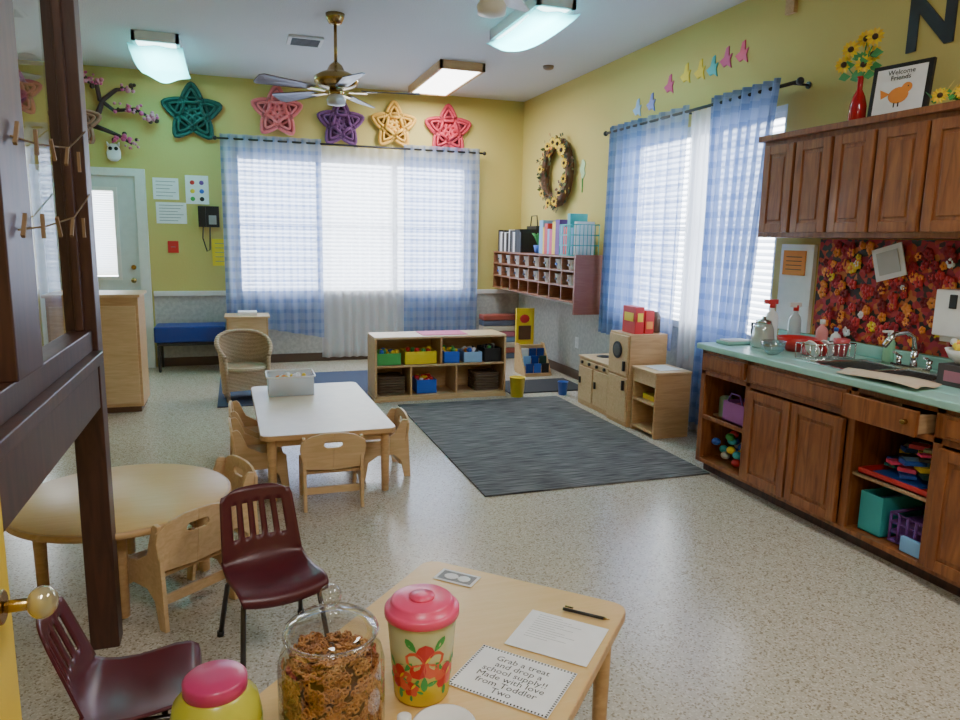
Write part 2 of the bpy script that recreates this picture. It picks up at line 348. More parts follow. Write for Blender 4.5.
def fan(x,y,mz,brad,blen,mats,a0,met,shade,nb=5,dz=0,zl=.10):
    w=MB('ceiling_fan',TR(x,y,0,a0))
    w.lathe((0,0,3.12),[(.02,0),(.05,.01),(.07,.05),(.075,.08)],met,20)
    w.cyl((0,0,mz+.1),(0,0,3.13),.013,met)
    w.lathe((0,0,mz-.06),[(.04,-.0),(.09,.015),(.14,.03),(brad,.06),(brad,.10),(.12,.13),(.07,.15),(.05,.19),(.015,.22)],met,24)
    w.lathe((0,0,mz-.11),[(.03,0),(.06,.02),(.06,.05),(.04,.055)],met,16)
    if shade: w.lathe((0,0,mz-.10-zl),[(.02,0),(.07,.01),(.075,.05),(.05,.09)],shade,18)
    for k in range(nb):
        an=2*math.pi*k/nb; R=Matrix.Rotation(an,3,'Z')
        def q(a,b,c): return R@Vector((a,b,c+dz))
        w.prism([q(.10,-.02,mz),q(.24,-.035,mz),q(.24,.035,mz),q(.10,.02,mz)],(0,0,.008),met)
        pts=[q(.2,-.05,mz+.008),q(.3,-.06,mz+.0),q(blen-.03,-.08,mz-.010),q(blen,-.05,mz-.005),q(blen,.05,mz+.025),q(blen-.03,.08,mz+.030),q(.3,.06,mz+.02),q(.2,.05,mz+.016)]
        w.prism(pts,(0,0,.007),mats[k%len(mats)])
    w.done()
bl1=wood('fan_blade',(.10,.06,.045),(.17,.11,.08)); bl2=pm('fan_blade_grey',(.12,.13,.19),.35)
fan(.80,6.0,2.69,.17,.66,[bl2,bl2,bl1,bl1,bl2],-14,BRASS,pm('frosted_shade',(.75,.80,.88),.4),5,-.075,.075)
fan(1.26,3.62,2.80,.15,.62,[WHITE],57,WHITE,pm('frosted_shade2',(.85,.85,.82),.4))
# ------------------------------------------------------------------ stars (woven ribbon, rounded petals)
def star(x,z,c,y=8.70,R=.31,rot=0):
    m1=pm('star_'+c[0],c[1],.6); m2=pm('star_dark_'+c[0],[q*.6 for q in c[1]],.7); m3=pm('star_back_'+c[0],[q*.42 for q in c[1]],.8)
    w=MB('woven_star_decoration')
    def P(r,a,yy=0): return Vector((x+r*math.sin(a+rot),y+yy,z+r*math.cos(a+rot)))
    for k in range(5):
        a=2*math.pi*k/5
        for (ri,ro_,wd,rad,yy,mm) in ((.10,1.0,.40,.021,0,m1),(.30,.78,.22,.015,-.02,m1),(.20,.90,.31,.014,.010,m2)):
            pts=[]
            for t in range(14):
                th=2*math.pi*t/14; rr=R*(ri+(ro_-ri)*(.5-.5*math.cos(th))); sd=wd*math.sin(th)*(1-.25*math.cos(th+math.pi))*R
                base=P(rr,a,yy); tang=Vector((math.cos(a+rot),0,-math.sin(a+rot)))
                pts.append(base+tang*sd*(1-.45*(.5-.5*math.cos(th))))
            w.tube(pts,rad,mm,6,True)
        w.tube([P(R*.42,a-math.pi/5,-.03),P(R*.34,a,-.045),P(R*.42,a+math.pi/5,-.03)],.018,m1,6)
        w.tube([P(R*.60,a-math.pi/5,-.01),P(R*.50,a,-.02),P(R*.60,a+math.pi/5,-.01)],.016,m2,6)
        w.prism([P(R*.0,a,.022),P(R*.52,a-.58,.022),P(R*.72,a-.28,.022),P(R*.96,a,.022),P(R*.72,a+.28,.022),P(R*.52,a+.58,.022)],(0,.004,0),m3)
    w.done()
star(-.39,2.785,('green',(.012,.10,.08))); star(.5,2.86,('pink',(.78,.20,.22)),R=.28); star(1.21,2.78,('purple',(.17,.06,.20)),R=.27); star(1.83,2.80,('gold',(.78,.44,.07)),R=.27); star(2.50,2.79,('crimson',(.62,.05,.09)),R=.29)
star(-1.50,2.60,('mauve',(.35,.16,.10)),R=.24,y=8.55); star(-2.05,2.88,('rose',(.55,.10,.12)),R=.24)
w=MB('blossom_branch')
bk=pm('branch_bark',(.06,.03,.03),.8)
def br(pts,r): 
    w.tube([(a,8.66,b) for a,b in pts],[r*(1-.6*i/(len(pts)-1)) for i in range(len(pts))],bk,7)
br([(-1.62,3.0),(-1.45,3.06),(-1.3,3.0),(-1.28,2.85),(-1.15,2.75),(-.95,2.78),(-.8,2.70)],.035)
br([(-1.6,2.5),(-1.4,2.6),(-1.3,2.72),(-1.25,2.85),(-1.12,2.96),(-1.0,2.98)],.04)
br([(-1.4,2.6),(-1.25,2.55),(-1.12,2.5),(-1.0,2.42)],.03)
for _ in range(120):
    a=random.choice([(-1.62,3.0),(-1.3,3.02),(-1.38,3.04),(-1.0,2.98),(-.8,2.7),(-.95,2.78),(-1.0,2.42),(-1.12,2.48),(-1.45,3.06),(-1.07,2.77)])
    w.sph((a[0]+random.uniform(-.07,.07),8.62+random.uniform(-.02,.02),a[1]+random.uniform(-.05,.05)),random.uniform(.012,.028),random.choice([MAGENTA,pm('blossom',(.65,.22,.3),.7),pm('blossom',(.65,.22,.3),.7),DBROWN]),6,5)
w.done()
w=MB('owl_decoration'); w.lathe((-1.19,8.72,2.24),[(.03,0),(.065,.03),(.07,.09),(.06,.14),(.03,.18)],PAPER,14,1,.3)
for s_ in(-1,1):
    w.sph((-1.19+s_*.028,8.70,2.37),(.02,.006,.02),BLACK,8,6); w.cyl((-1.19+s_*.045,8.72,2.40),(-1.19+s_*.06,8.72,2.44),.018,PAPER,.003,8)
w.done()
def sheet(name,x0,x1,z0,z1,m,lines=0,deco=None):
    w=MB(name); w.box((x0,8.742,z0),(x1,8.7495,z1),m)
    if lines:
        for i in range(lines): zz=z1-(z1-z0)*(i+1)/(lines+1); w.box((x0+.03,8.740,zz-.003),(x1-.03-.03*(i%3),8.7425,zz+.003),pm('ink',(.25,.25,.27),.8))
    if deco:
        for (cx,cz,r,mm) in deco: w.sph((x0+(x1-x0)*cx,8.742,z0+(z1-z0)*cz),(r,.003,r),mm,10,6)
    w.done()
sheet('wall_notice',-.83,-.57,1.86,2.09,PAPER,5); sheet('wall_poster',-.50,-.26,1.82,2.13,PAPER,0,[(.3,.75,.025,RED),(.7,.75,.025,PURPLE),(.3,.45,.025,YEL),(.7,.45,.025,BLUE),(.3,.18,.025,GREEN),(.7,.18,.025,BLACK)])
sheet('wall_notice',-.81,-.5,1.60,1.83,PAPER,6); sheet('yellow_notice',-.25,-.03,1.14,1.44,YEL,5)
sheet('fire_alarm_sign',-.71,-.60,1.28,1.41,RED,1)
w=MB('wall_telephone'); w.box((-.38,8.70,1.57),(-.16,8.7495,1.80),BLACK); w.box((-.36,8.66,1.58),(-.30,8.70,1.79),BLACK); w.box((-.27,8.693,1.60),(-.19,8.70,1.70),pm('keypad',(.35,.35,.35),.5))
w.tube([(-.33,8.68,1.58),(-.34,8.68,1.45),(-.30,8.68,1.30),(-.27,8.69,1.32),(-.26,8.70,1.58)],.008,BLACK,6); w.done(.008)
# ------------------------------------------------------------------ right wall decor
w=MB('flower_wreath'); WY,WZ=7.55,2.235
lm=[pm('leaf_olive',(.10,.12,.03),.7),pm('leaf_dark',(.03,.05,.02),.7),BROWN,pm('petal_orange',(.75,.25,.03),.6),pm('petal_gold',(.80,.50,.04),.6)]
for i in range(420):
    a=random.uniform(0,2*math.pi); r=random.gauss(0,.045); cy,cz=WY+(.33+r)*math.cos(a),WZ+(.33+r)*math.sin(a)
    d=Vector((random.uniform(-.4,.0),random.uniform(-1,1),random.uniform(-1,1))).normalized(); p=Vector((3.42+random.uniform(-.04,.03),cy,cz)); sd=d.cross(Vector((1,0,0))).normalized()*.02; L_=.06
    mt=random.choices(lm,[3,5,4,1.2,1.5])[0]
    w.f([w.v(p),w.v(p+d*L_*.5+sd),w.v(p+d*L_),w.v(p+d*L_*.5-sd)],mt)
w.tube([(3.44,WY+.33*math.cos(t*.314),WZ+.33*math.sin(t*.314)) for t in range(20)],.05,BROWN,7,True)
def sunf(w,c,r,nrm,n=13):
    nrm=Vector(nrm).normalized(); u=nrm.orthogonal().normalized(); v=nrm.cross(u)
    for k in range(n):
        a=2*math.pi*k/n; d=u*math.cos(a)+v*math.sin(a); s_=nrm.cross(d)*r*.22; c=Vector(c)
        w.f([w.v(c+d*r*.25),w.v(c+d*r*.65+s_+nrm*.006),w.v(c+d*r),w.v(c+d*r*.65-s_+nrm*.006)],lm[4] if k%2 else YEL)
    w.sph(c,(r*.33,)*3,DBROWN,8,6)
for a,r_ in ((2.0,.065),(2.4,.07),(1.6,.06),(1.15,.05),(4.4,.055),(4.9,.05),(.2,.05),(3.4,.05),(2.9,.055),(5.6,.045)): sunf(w,(3.37,WY+.33*math.cos(a),WZ+.33*math.sin(a)),r_,(-1,-.3,0))
w.done(recalc=False)
bc=[LBLUE,BLUE,MAGENTA,YEL,YEL,TEAL,MAGENTA,PINK]
for i,(y,z) in enumerate([(5.98,2.68),(5.75,2.69),(5.48,2.79),(5.25,2.83),(5.06,2.82),(4.9,2.81),(4.74,2.84),(4.56,2.84)]):
    w=MB('paper_bird_decoration'); pts=[(-.07,.0),(-.02,.02),(.0,.08),(.03,.09),(.035,.02),(.07,.03),(.05,-.01),(.07,-.07),(.02,-.04),(-.02,-.05)]
    w.prism([(3.4995,y-a,z+b_) for a,b_ in pts],(-.008,0,0),bc[i]); w.done()
w=MB('paper_flower_decoration'); w.prism([(3.4995,7.02+.05*math.sin(t)*(1+.3*math.sin(5*t)),2.24+.1*math.cos(t)) for t in [k*.3 for k in range(21)]],(-.008,0,0),pm('palegreen',(.5,.7,.4),.7)); w.box((3.49,7.015,2.0),(3.4995,7.025,2.15),GREEN); w.done()
w=MB('wood_sign_ornament'); w.box((3.47,4.04,2.98),(3.4995,4.12,3.10),MAPLE); w.tube([(3.485,4.05,3.10),(3.485,4.08,3.15),(3.485,4.11,3.10)],.004,BLACK,5); w.done()
w=MB('wall_lettering'); w.text('NO',.40,Matrix(((0,0,-1,3.495),(-1,0,0,2.87),(0,1,0,2.665),(0,0,0,1))),BLACK,.004,off=.012); w.done()
w=MB('electrical_outlet'); w.box((3.49,6.95,.34),(3.494,7.03,.46),WHITE); w.box((3.486,6.97,.41),(3.49,7.01,.44),TRIM); w.box((3.486,6.97,.36),(3.49,7.01,.39),TRIM); w.done(.001)
# ------------------------------------------------------------------ cubby shelf on right wall
w=MB('cubby_wall_shelf'); y0,y1,x0=6.33,8.66,3.10; RW_=wood('cherry_shelf',(.24,.09,.045),(.38,.17,.08),.4)
zs=[.89,1.04,1.19,1.33]
for z in zs: w.box((x0,y0,z),(3.49,y1,z+.016),RW_)
for i in range(9): y=y0+(y1-y0-.018)*i/8; w.box((x0+.005,y,.89),(3.49,y+.016,1.345),RW_)
w.box((3.475,y0,.89),(3.4995,y1,1.345),RW_)
w.box((3.10,y0-.022,.78),(3.49,y0-.002,1.36),wood('panel_cherry',(.27,.075,.04),(.33,.11,.06),.4)); w.done()
w=MB('white_storage_cups')
for r_ in (1,2):
    for i in range(8):
        yy=y0+.155+i*(y1-y0-.018)/8; zz=zs[r_]+.017
        w.lathe((3.18,yy,zz),[(.05,0),(.068,.095),(.074,.10),(.064,.10),(.048,.006)],WHITE,14,close=False); w.f([w.v((3.18+.05*math.cos(k*.785),yy+.05*math.sin(k*.785),zz+.003)) for k in range(8)],WHITE)
        w.box((3.108,yy-.02,zz+.04),(3.116,yy+.02,zz+.06),random.choice([BLUE,BLACK,BLACK]))
w.done()
def books(name,origin,dirv,n,hr,tr,dep,mats,up=0,seed=0):
    rnd=random.Random(seed); w=MB(name); p=Vector(origin); d=Vector(dirv).normalized(); q=Vector((-d.y,d.x,0))
    for i in range(n):
        t=rnd.uniform(*tr); h_=rnd.uniform(*hr); mm=rnd.choice(mats)
        a=p; pts=[a,a+d*t,a+d*t+q*dep,a+q*dep]; w.prism(pts,(0,0,h_),mm); 
        p=p+d*(t+.003)
    w.done(.002)
books('book_row',(3.14,8.60,1.347),(0,-1,0),16,(.22,.27),(.03,.07),.22,[BLACK,PAPER,BLACK,pm('grey',(.2,.2,.22),.6),BLACK],seed=1)
books('book_row',(3.20,7.44,1.347),(0,-1,0),9,(.24,.37),(.03,.10),.2,[LBLUE,YEL,RED,MAGENTA,PURPLE,PAPER,YEL],seed=2)
w=MB('wire_book_basket'); 
for z in (1.352,1.45,1.55,1.65):
    w.tube([(3.11,6.34,z),(3.11,6.70,z),(3.36,6.70,z),(3.36,6.34,z)],.006,TEAL,5,True)
for k in range(7):
    w.cyl((3.11,6.34+.06*k,1.352),(3.11,6.34+.06*k,1.65),.004,TEAL,seg=5)
    w.cyl((3.11+.0417*k,6.34,1.352),(3.11+.0417*k,6.34,1.65),.004,TEAL,seg=5)
w.box((3.14,6.38,1.355),(3.33,6.44,1.68),PAPER); w.box((3.14,6.47,1.355),(3.33,6.51,1.62),LBLUE); w.box((3.14,6.54,1.355),(3.33,6.60,1.76),TEAL); w.done()
w=MB('potted_toy_plant'); w.lathe((3.25,7.56,1.347),[(.04,0),(.06,.09),(.05,.09)],BLUE,12)
for k in range(9): a=k*.7; w.tube([(3.25,7.56,1.43),(3.25+.04*math.cos(a),7.56+.04*math.sin(a),1.54),(3.25+.08*math.cos(a),7.56+.08*math.sin(a),1.57)],[.006,.02,.003],GREEN,5)
w.done()
w=MB('black_handbag'); w.box((3.40,8.0,1.347),(3.46,8.3,1.66),BLACK); w.tube([(3.43,8.03,1.66),(3.43,8.06,1.78),(3.43,8.22,1.78),(3.43,8.25,1.66)],.008,BLACK,6); w.done(.01)
# ------------------------------------------------------------------ upper cabinets
def raised(w,p0,p1,face,m,axis='y',inset=.05):
    y0,z0=p0; y1,z1=p1; y0,y1=sorted((y0,y1))
    w.box((face-.018,y0,z0),(face,y1,z1),m)
    e=inset
    for a,b in (((y0,z0),(y0+e,z1)),((y1-e,z0),(y1,z1)),((y0+e,z0),(y1-e,z0+e)),((y0+e,z1-e),(y1-e,z1))): w.box((face-.026,a[0],a[1]),(face-.018,b[0],b[1]),m)
    w.box((face-.024,y0+e+.02,z0+e+.02),(face-.018,y1-e-.02,z1-e-.02),m)
w=MB('upper_kitchen_cabinets')
w.box((3.2,.95,1.54),(3.495,3.88,2.155),OAK)
w.box((3.16,.93,2.13),(3.495,3.895,2.165),OAK)
ys=[3.86,3.585,3.295,3.005,2.70,2.40,2.10,1.8,1.5,1.2]
for a,b in zip(ys[:-1],ys[1:]): raised(w,(b+.012,1.57),(a-.012,2.10),3.2,OAK,inset=.055)
w.done(.005)
# ------------------------------------------------------------------ lower cabinets
w=MB('lower_kitchen_cabinets'); F=2.867; Yl=3.91; Ye=.8
w.box((F+.06,Ye,0),(3.48,Yl-.01,.07),DARKW)
w.box((F,Ye,.07),(3.48,Yl,.095),OAK); w.box((3.46,Ye,.07),(3.48,Yl,.82),SHELFIN)
parts=[3.91,3.45,2.68,2.215,1.75,.8]
for p in parts: w.box((F+.02,p-.012 if p!=3.91 else p-.02,.095),(3.46,p+.008 if p!=.8 and p!=3.91 else p+(.02 if p==.8 else 0),.80),OAK)
w.box((F+.02,Ye,.66),(3.46,Yl,.675),SHELFIN)
for p in parts:
    a,b=(p-.045,p) if p==3.91 else ((p,p+.045) if p==.8 else (p-.022,p+.022)); w.box((F,a,.095),(F+.02,b,.82),OAK)
w.box((F,Ye,.79),(F+.02,Yl,.82),OAK); w.box((F,Ye,.655),(F+.02,Yl,.685),OAK)
w.box((F+.1,3.46,.37),(3.46,3.89,.385),SHELFIN); w.box((F,3.46,.365),(F+.02,3.89,.39),OAK)
w.box((F+.02,2.23,.37),(3.46,2.665,.385),SHELFIN)
def drawer(y0,y1,z0=.69,z1=.795): w.box((F-.02,y0,z0),(F,y1,z1),OAK); w.box((F-.026,y0+.02,z0+.015),(F-.02,y1-.02,z1-.015),OAK)
drawer(3.475,3.88); drawer(2.71,3.42); drawer(1.78,2.19); drawer(.83,1.72)
w.box((F-.10,2.25,.68),(F-.08,2.65,.795),OAK); w.box((F-.08,2.27,.69),(F+.3,2.29,.77),SHELFIN); w.box((F-.08,2.61,.69),(F+.3,2.63,.77),SHELFIN); w.box((F-.08,2.27,.685),(F+.3,2.63,.69),SHELFIN)
w.cyl((F-.10,2.3,.74),(F-.125,2.3,.74),.012,BRASS)
raised(w,(3.075,.10),(3.42,.645),F,OAK); raised(w,(2.71,.10),(3.06,.645),F,OAK); raised(w,(1.78,.10),(2.19,.645),F,OAK); raised(w,(1.29,.10),(1.72,.645),F,OAK); raised(w,(.83,.10),(1.26,.645),F,OAK)
w.done(.004)
w=MB('kitchen_countertop'); sx0,sx1,sy0,sy1=2.98,3.34,2.50,3.10
w.box((2.83,Ye,.82),(sx0,Yl+.02,.857),MINT); w.box((sx1,Ye,.82),(3.498,Yl+.02,.857),MINT); w.box((sx0,Ye,.82),(sx1,sy0,.857),MINT); w.box((sx0,sy1,.82),(sx1,Yl+.02,.857),MINT)
w.box((3.475,Ye,.857),(3.498,Yl+.02,.93),MINT); w.done(.006)
w=MB('kitchen_sink')
for yy0,yy1 in ((sy0+.012,2.79),(2.81,sy1-.012)):
    w.box((sx0+.01,yy0,.72),(sx1-.01,yy1,.725),STEEL)
    w.box((sx0+.01,yy0,.725),(sx0+.015,yy1,.862),STEEL); w.box((sx1-.015,yy0,.725),(sx1-.01,yy1,.862),STEEL); w.box((sx0+.015,yy0,.725),(sx1-.015,yy0+.005,.862),STEEL); w.box((sx0+.015,yy1-.005,.725),(sx1-.015,yy1,.862),STEEL)
w.box((sx0-.02,sy0-.015,.858),(sx0+.012,sy1+.015,.865),STEEL); w.box((sx1-.012,sy0-.015,.858),(sx1+.06,sy1+.015,.865),STEEL); w.box((sx0+.012,sy0-.015,.858),(sx1-.012,sy0+.012,.865),STEEL); w.box((sx0+.012,sy1-.012,.858),(sx1-.012,sy1+.015,.865),STEEL); w.box((sx0+.012,2.788,.855),(sx1-.012,2.812,.865),STEEL)
w.done(.002)
w=MB('kitchen_faucet'); w.box((3.35,2.68,.866),(3.40,2.92,.88),CHROME); w.cyl((3.375,2.8,.88),(3.375,2.8,.96),.018,CHROME)
w.tube([(3.375,2.8,.95),(3.36,2.8,1.03),(3.30,2.8,1.06),(3.22,2.8,1.05),(3.16,2.8,.99)],.013,CHROME,8)
for yy in (2.71,2.89): w.cyl((3.375,yy,.88),(3.375,yy,.92),.014,CHROME); w.cyl((3.375,yy,.92),(3.33,yy,.94),.007,CHROME)
w.done()
w=MB('autumn_flower_backsplash'); fl=voro('autumn_flowers',[(.02,.03,.02),(.45,.02,.02),(.50,.06,.02),(.55,.15,.03),(.03,.02,.02),(.50,.03,.05),(.06,.02,.015),(.30,.01,.03)],34)
w.box((3.485,1.0,.935),(3.4955,3.64,1.535),fl)
pal=[RED,ORANGE,pm('deep_red',(.35,.01,.02),.7),YEL,PAPER,pm('petal_orange2',(.8,.25,.03),.6),pm('deep_red2',(.22,.01,.015),.7)]
for i in range(330):
    sy=random.uniform(1.9,3.58); sz=random.uniform(.96,1.5); c=random.choices(pal,[5,3.5,6,1.2,1.0,3,5])[0]; r=random.uniform(.016,.034)
    for k in range(5): a=k*1.257; w.sph((3.478,sy+r*.6*math.cos(a),sz+r*.6*math.sin(a)),(.006,r*.5,r*.5),c,6,4)
w.done()
w=MB('hexagon_sign'); w.prism([(3.465,3.10+.14*math.cos(k*math.pi/2+.5),1.41+.13*math.sin(k*math.pi/2+.5)) for k in range(4)],(-.006,0,0),PAPER); w.prism([(3.458,3.10+.10*math.cos(k*math.pi/2+.5),1.41+.09*math.sin(k*math.pi/2+.5)) for k in range(4)],(-.002,0,0),pm('greyprint',(.55,.55,.55),.7)); w.done()
w=MB('notice_whiteboard'); w.box((3.47,3.67,.935),(3.4995,3.96,1.50),WHITE); w.box((3.464,3.73,1.30),(3.47,3.93,1.46),ORANGE)
for i in range(4): w.box((3.461,3.76,1.335+i*.027),(3.464,3.90,1.34+i*.027),BROWN)
w.done(.003)
w=MB('paper_towel_dispenser'); w.box((3.35,2.50,1.06),(3.4715,2.70,1.29),WHITE); w.box((3.342,2.58,1.20),(3.35,2.62,1.27),BLACK); w.box((3.37,2.53,1.03),(3.44,2.67,1.06),PAPER); w.done(.015)
def bottle(name,x,y,z,h_,r,m,cap,liq=None):
    w=MB(name); w.lathe((x,y,z),[(r*.95,0),(r,.01),(r,h_*.62),(r*.8,h_*.72),(r*.35,h_*.8),(r*.35,h_*.86)],m,18); w.lathe((x,y,z+h_*.86),[(r*.45,0),(r*.45,h_*.14),(r*.3,h_*.14)],cap,14); return w
b_=bottle('spray_bottle',3.30,3.80,.858,.27,.04,WHITE,RED); b_.box((3.24,3.785,1.115),(3.33,3.815,1.145),RED); b_.done()
b_=bottle('spray_bottle',3.38,3.68,.858,.26,.038,pm('clear_blue',(.5,.6,.65),.2),RED); b_.box((3.32,3.665,1.105),(3.41,3.695,1.135),WHITE); b_.done()
bottle('soap_bottle',3.40,3.47,.858,.19,.035,pm('pinksoap',(.8,.3,.3),.3),WHITE).done()
bottle('soap_bottle',3.42,3.38,.858,.15,.03,WHITE,BLUE).done()
b_=bottle('hand_soap_pump',3.42,3.00,.866,.17,.03,pm('green_soap',(.25,.55,.35),.25),WHITE); b_.box((3.37,2.99,1.03),(3.43,3.01,1.04),WHITE); b_.done()
w=MB('electric_kettle'); w.lathe((3.12,3.66,.858),[(.06,0),(.07,.01),(.072,.05),(.062,.12),(.05,.15)],pm('kettle_glass',(.55,.60,.58),.1,.3),20); w.lathe((3.12,3.66,1.008),[(.05,0),(.045,.02),(.012,.028),(.012,.045)],STEEL,16); w.tube([(3.12,3.73,.90),(3.12,3.765,.93),(3.12,3.765,1.0),(3.12,3.71,1.0)],.008,BLACK,6); w.done()
w=MB('red_mixing_bowl'); w.lathe((3.22,3.48,.858),[(.05,0),(.09,.04),(.11,.085),(.115,.085),(.095,.04),(.045,.01)],RED,22); w.done()
w=MB('crumpled_dish_towel')
G=[]
for j in range(9):
    G.append([w.v((3.14+.02*i+random.uniform(-.006,.006),3.36-.012*j+random.uniform(-.006,.006),.862+.055*abs(math.sin(i*1.3+j*.9))*(1 if 0<i<8 and 0<j<8 else .1))) for i in range(9)])
for j in range(8):
    for i in range(8): w.f([G[j][i],G[j][i+1],G[j+1][i+1],G[j+1][i]],pm('towel_rose',(.65,.2,.22),.9),True)
w.done(solid=.006)
w=MB('dish_rack'); 
for z in (.866,.95):
    w.tube([(3.0,3.13,z),(3.0,3.24,z),(3.32,3.24,z),(3.32,3.13,z)],.004,CHROME,5,True)
for k in range(9): w.tube([(3.0+.04*k,3.13,.95),(3.0+.04*k,3.13,.866),(3.0+.04*k,3.24,.866),(3.0+.04*k,3.24,.95)],.003,CHROME,5)
for k in range(3): w.cyl((3.06+.05*k,3.185,.92),(3.07+.05*k,3.185,.925),.05,WHITE if k!=1 else RED,seg=18)
w.lathe((3.27,3.185,.872),[(.03,0),(.042,.07),(.045,.10),(.040,.10)],pm('cup_red',(.6,.1,.12),.4),14); w.done()
w=MB('glass_bowl'); w.lathe((2.98,3.40,.858),[(.03,0),(.06,.03),(.07,.08),(.072,.08),(.06,.025)],glassmat('smoke_glass',(.8,.85,.85),.4),18); w.done()
w=MB('flower_snack_bowl'); w.lathe((3.22,2.40,.96),[(.04,0),(.07,.03),(.09,.07),(.093,.07),(.07,.025)],WHITE,20)
for i in range(30): a=random.uniform(0,6.28); r=random.uniform(0,.065); w.sph((3.22+r*math.cos(a),2.40+r*math.sin(a),1.035+random.uniform(-.005,.03)),.018,random.choice([RED,ORANGE,YEL,PAPER]),6,4)
w.done()
w=MB('tissue_box'); w.box((3.14,2.31,.858),(3.30,2.475,.958),pm('dark_box',(.06,.05,.05),.5)); w.box((3.137,2.33,.88),(3.14,2.44,.93),pm('box_label',(.4,.15,.2),.6)); w.done(.004)
w=MB('brown_paper_sheet'); G=[[w.v((2.86+.20*i/6,2.34+.46*j/6+.04*i/6,.868+.008*math.sin(i*1.1+j*.8)+.006)) for i in range(7)] for j in range(7)]
for j in range(6):
    for i in range(6): w.f([G[j][i],G[j][i+1],G[j+1][i+1],G[j+1][i]],pm('kraft',(.70,.55,.40),.8),True)
w.done(solid=.002)
b_=bottle('clear_pump_bottle',3.08,2.22,.858,.20,.045,pm('clear_gel',(.55,.6,.62),.15),WHITE); b_.done()
w=MB('coffee_mug'); w.lathe((3.30,2.15,.858),[(.035,0),(.042,.01),(.042,.10),(.036,.10),(.034,.01)],BLUE,18,close=False); w.tube([(3.26,2.15,.94),(3.235,2.15,.93),(3.235,2.15,.89),(3.26,2.15,.88)],.006,BLUE,6); w.done()
w=MB('green_tray'); w.tray((3.05,3.83,.858),.2,.12,.02,.004,MINT); w.box((2.97,3.78,.863),(3.13,3.88,.885),WHITE); w.done()
w=MB('purple_basket'); w.tray((3.02,3.62,.386),.22,.20,.13,.008,pm('purple_pl',(.35,.10,.35),.5)); w.box((2.95,3.56,.40),(3.09,3.68,.50),MAGENTA); w.tube([(2.92,3.55,.51),(2.92,3.58,.57),(2.92,3.66,.57),(2.92,3.69,.51)],.006,PURPLE,5); w.done()
w=MB('toy_pile')
for i in range(34): w.sph((3.02+random.uniform(-.08,.1),3.67+random.uniform(-.15,.15),.115+.03*(i%6)+.01),(.03,.035,.025),random.choice([WHITE,GREEN,RED,YEL,BLUE,TEAL,BLACK,WHITE]),7,5)
w.done()
w=MB('green_canister'); w.lathe((2.99,3.80,.386),[(.038,0),(.04,.005),(.04,.12),(.03,.13),(.02,.135)],pm('greencan',(.2,.3,.2),.4),16); w.done()
w=MB('red_tray'); w.tray((3.06,2.45,.386),.32,.38,.03,.008,RED); w.box((2.93,2.33,.40),(3.16,2.58,.41),BLUE); w.done()
w=MB('arts_and_crafts_pile')
for i in range(34): w.box(*(lambda c,d:((c[0]-d,c[1]-d*1.3,c[2]-d*.3),(c[0]+d,c[1]+d*1.3,c[2]+d*.3)))((3.05+random.uniform(-.08,.12),2.45+random.uniform(-.14,.14),.43+.024*(i%6)),random.uniform(.015,.04)),random.choice([LBLUE,WHITE,PINK,YEL,BLACK,BLUE,TEAL,DGREEN]),Rz(random.uniform(0,90)))
w.done()
w=MB('purple_crate')
for k in range(4): z=.11+.045*k; w.tube([(2.93,2.27,z),(2.93,2.45,z),(3.2,2.45,z),(3.2,2.27,z)],.009,PURPLE,5,True)
for k in range(5): w.cyl((2.93,2.27+.045*k,.11),(2.93,2.27+.045*k,.25),.007,PURPLE,seg=5)
w.box((2.94,2.28,.10),(3.19,2.44,.11),PURPLE); w.box((2.96,2.30,.11),(3.1,2.42,.22),PURPLE); w.done()
w=MB('teal_file_box'); w.tray((3.05,2.56,.097),.26,.13,.20,.006,TEAL); w.box((2.95,2.52,.11),(3.15,2.60,.26),LBLUE); w.done()
w=MB('folded_blue_cloth'); w.box((2.89,2.24,.097),(2.915,2.36,.17),LBLUE); w.done(.006)
# top of upper cabinets
w=MB('red_bottle_vase_with_sunflowers'); w.lathe((3.33,3.30,2.166),[(.04,0),(.045,.02),(.045,.10),(.033,.15),(.015,.19),(.015,.25),(.02,.26)],pm('red_glass',(.45,.01,.02),.1),18)
for dx,dy,dz in ((-.03,.05,.41),(.03,-.05,.37),(0,-.08,.45),(-.02,.10,.34),(.05,.03,.47),(0,-.02,.32)):
    w.tube([(3.33,3.30,2.41),(3.33+dx*.5,3.30+dy*.5,2.16+dz*.85),(3.33+dx,3.30+dy,2.166+dz)],.004,GREEN,5); sunf(w,(3.33+dx-.01,3.30+dy,2.166+dz),.05,(-1,-.5,.3*(dz-.4)*4))
    for s_ in (-1,1): p=Vector((3.33+dx*.6,3.30+dy*.6,2.166+dz*.8)); w.f([w.v(p),w.v(p+Vector((-.01,s_*.05,.03))),w.v(p+Vector((0,s_*.09,0))),w.v(p+Vector((0,s_*.04,-.02)))],GREEN)
w.done(recalc=False)
w=MB('framed_bird_picture',Matrix.Translation((3.30,3.02,2.168))@Matrix.Rotation(D2R(12),4,'Z')@Matrix.Rotation(D2R(6),4,'Y')); 
w.box((0,-.155,0),(.02,.155,.275),BLACK); w.box((-.003,-.13,.022),(0,.13,.253),PAPER)
w.sph((-.004,.0,.11),(.002,.055,.042),ORANGE,14,8); w.sph((-.004,-.04,.145),(.002,.028,.026),ORANGE,12,8); w.prism([(-.005,.045,.12),(-.005,.10,.15),(-.005,.09,.10)],(-.001,0,0),ORANGE); w.box((-.006,-.01,.05),(-.004,-.004,.072),BLACK); w.box((-.006,.012,.05),(-.004,.018,.072),BLACK); w.sph((-.007,-.048,.15),(.001,.004,.004),BLACK,6,4)
w.text('Welcome\nFriends',.036,Matrix(((0,0,-1,-.005),(-1,0,0,0),(0,1,0,.215),(0,0,0,1))),BLACK,.0005,sp=.8); w.done()
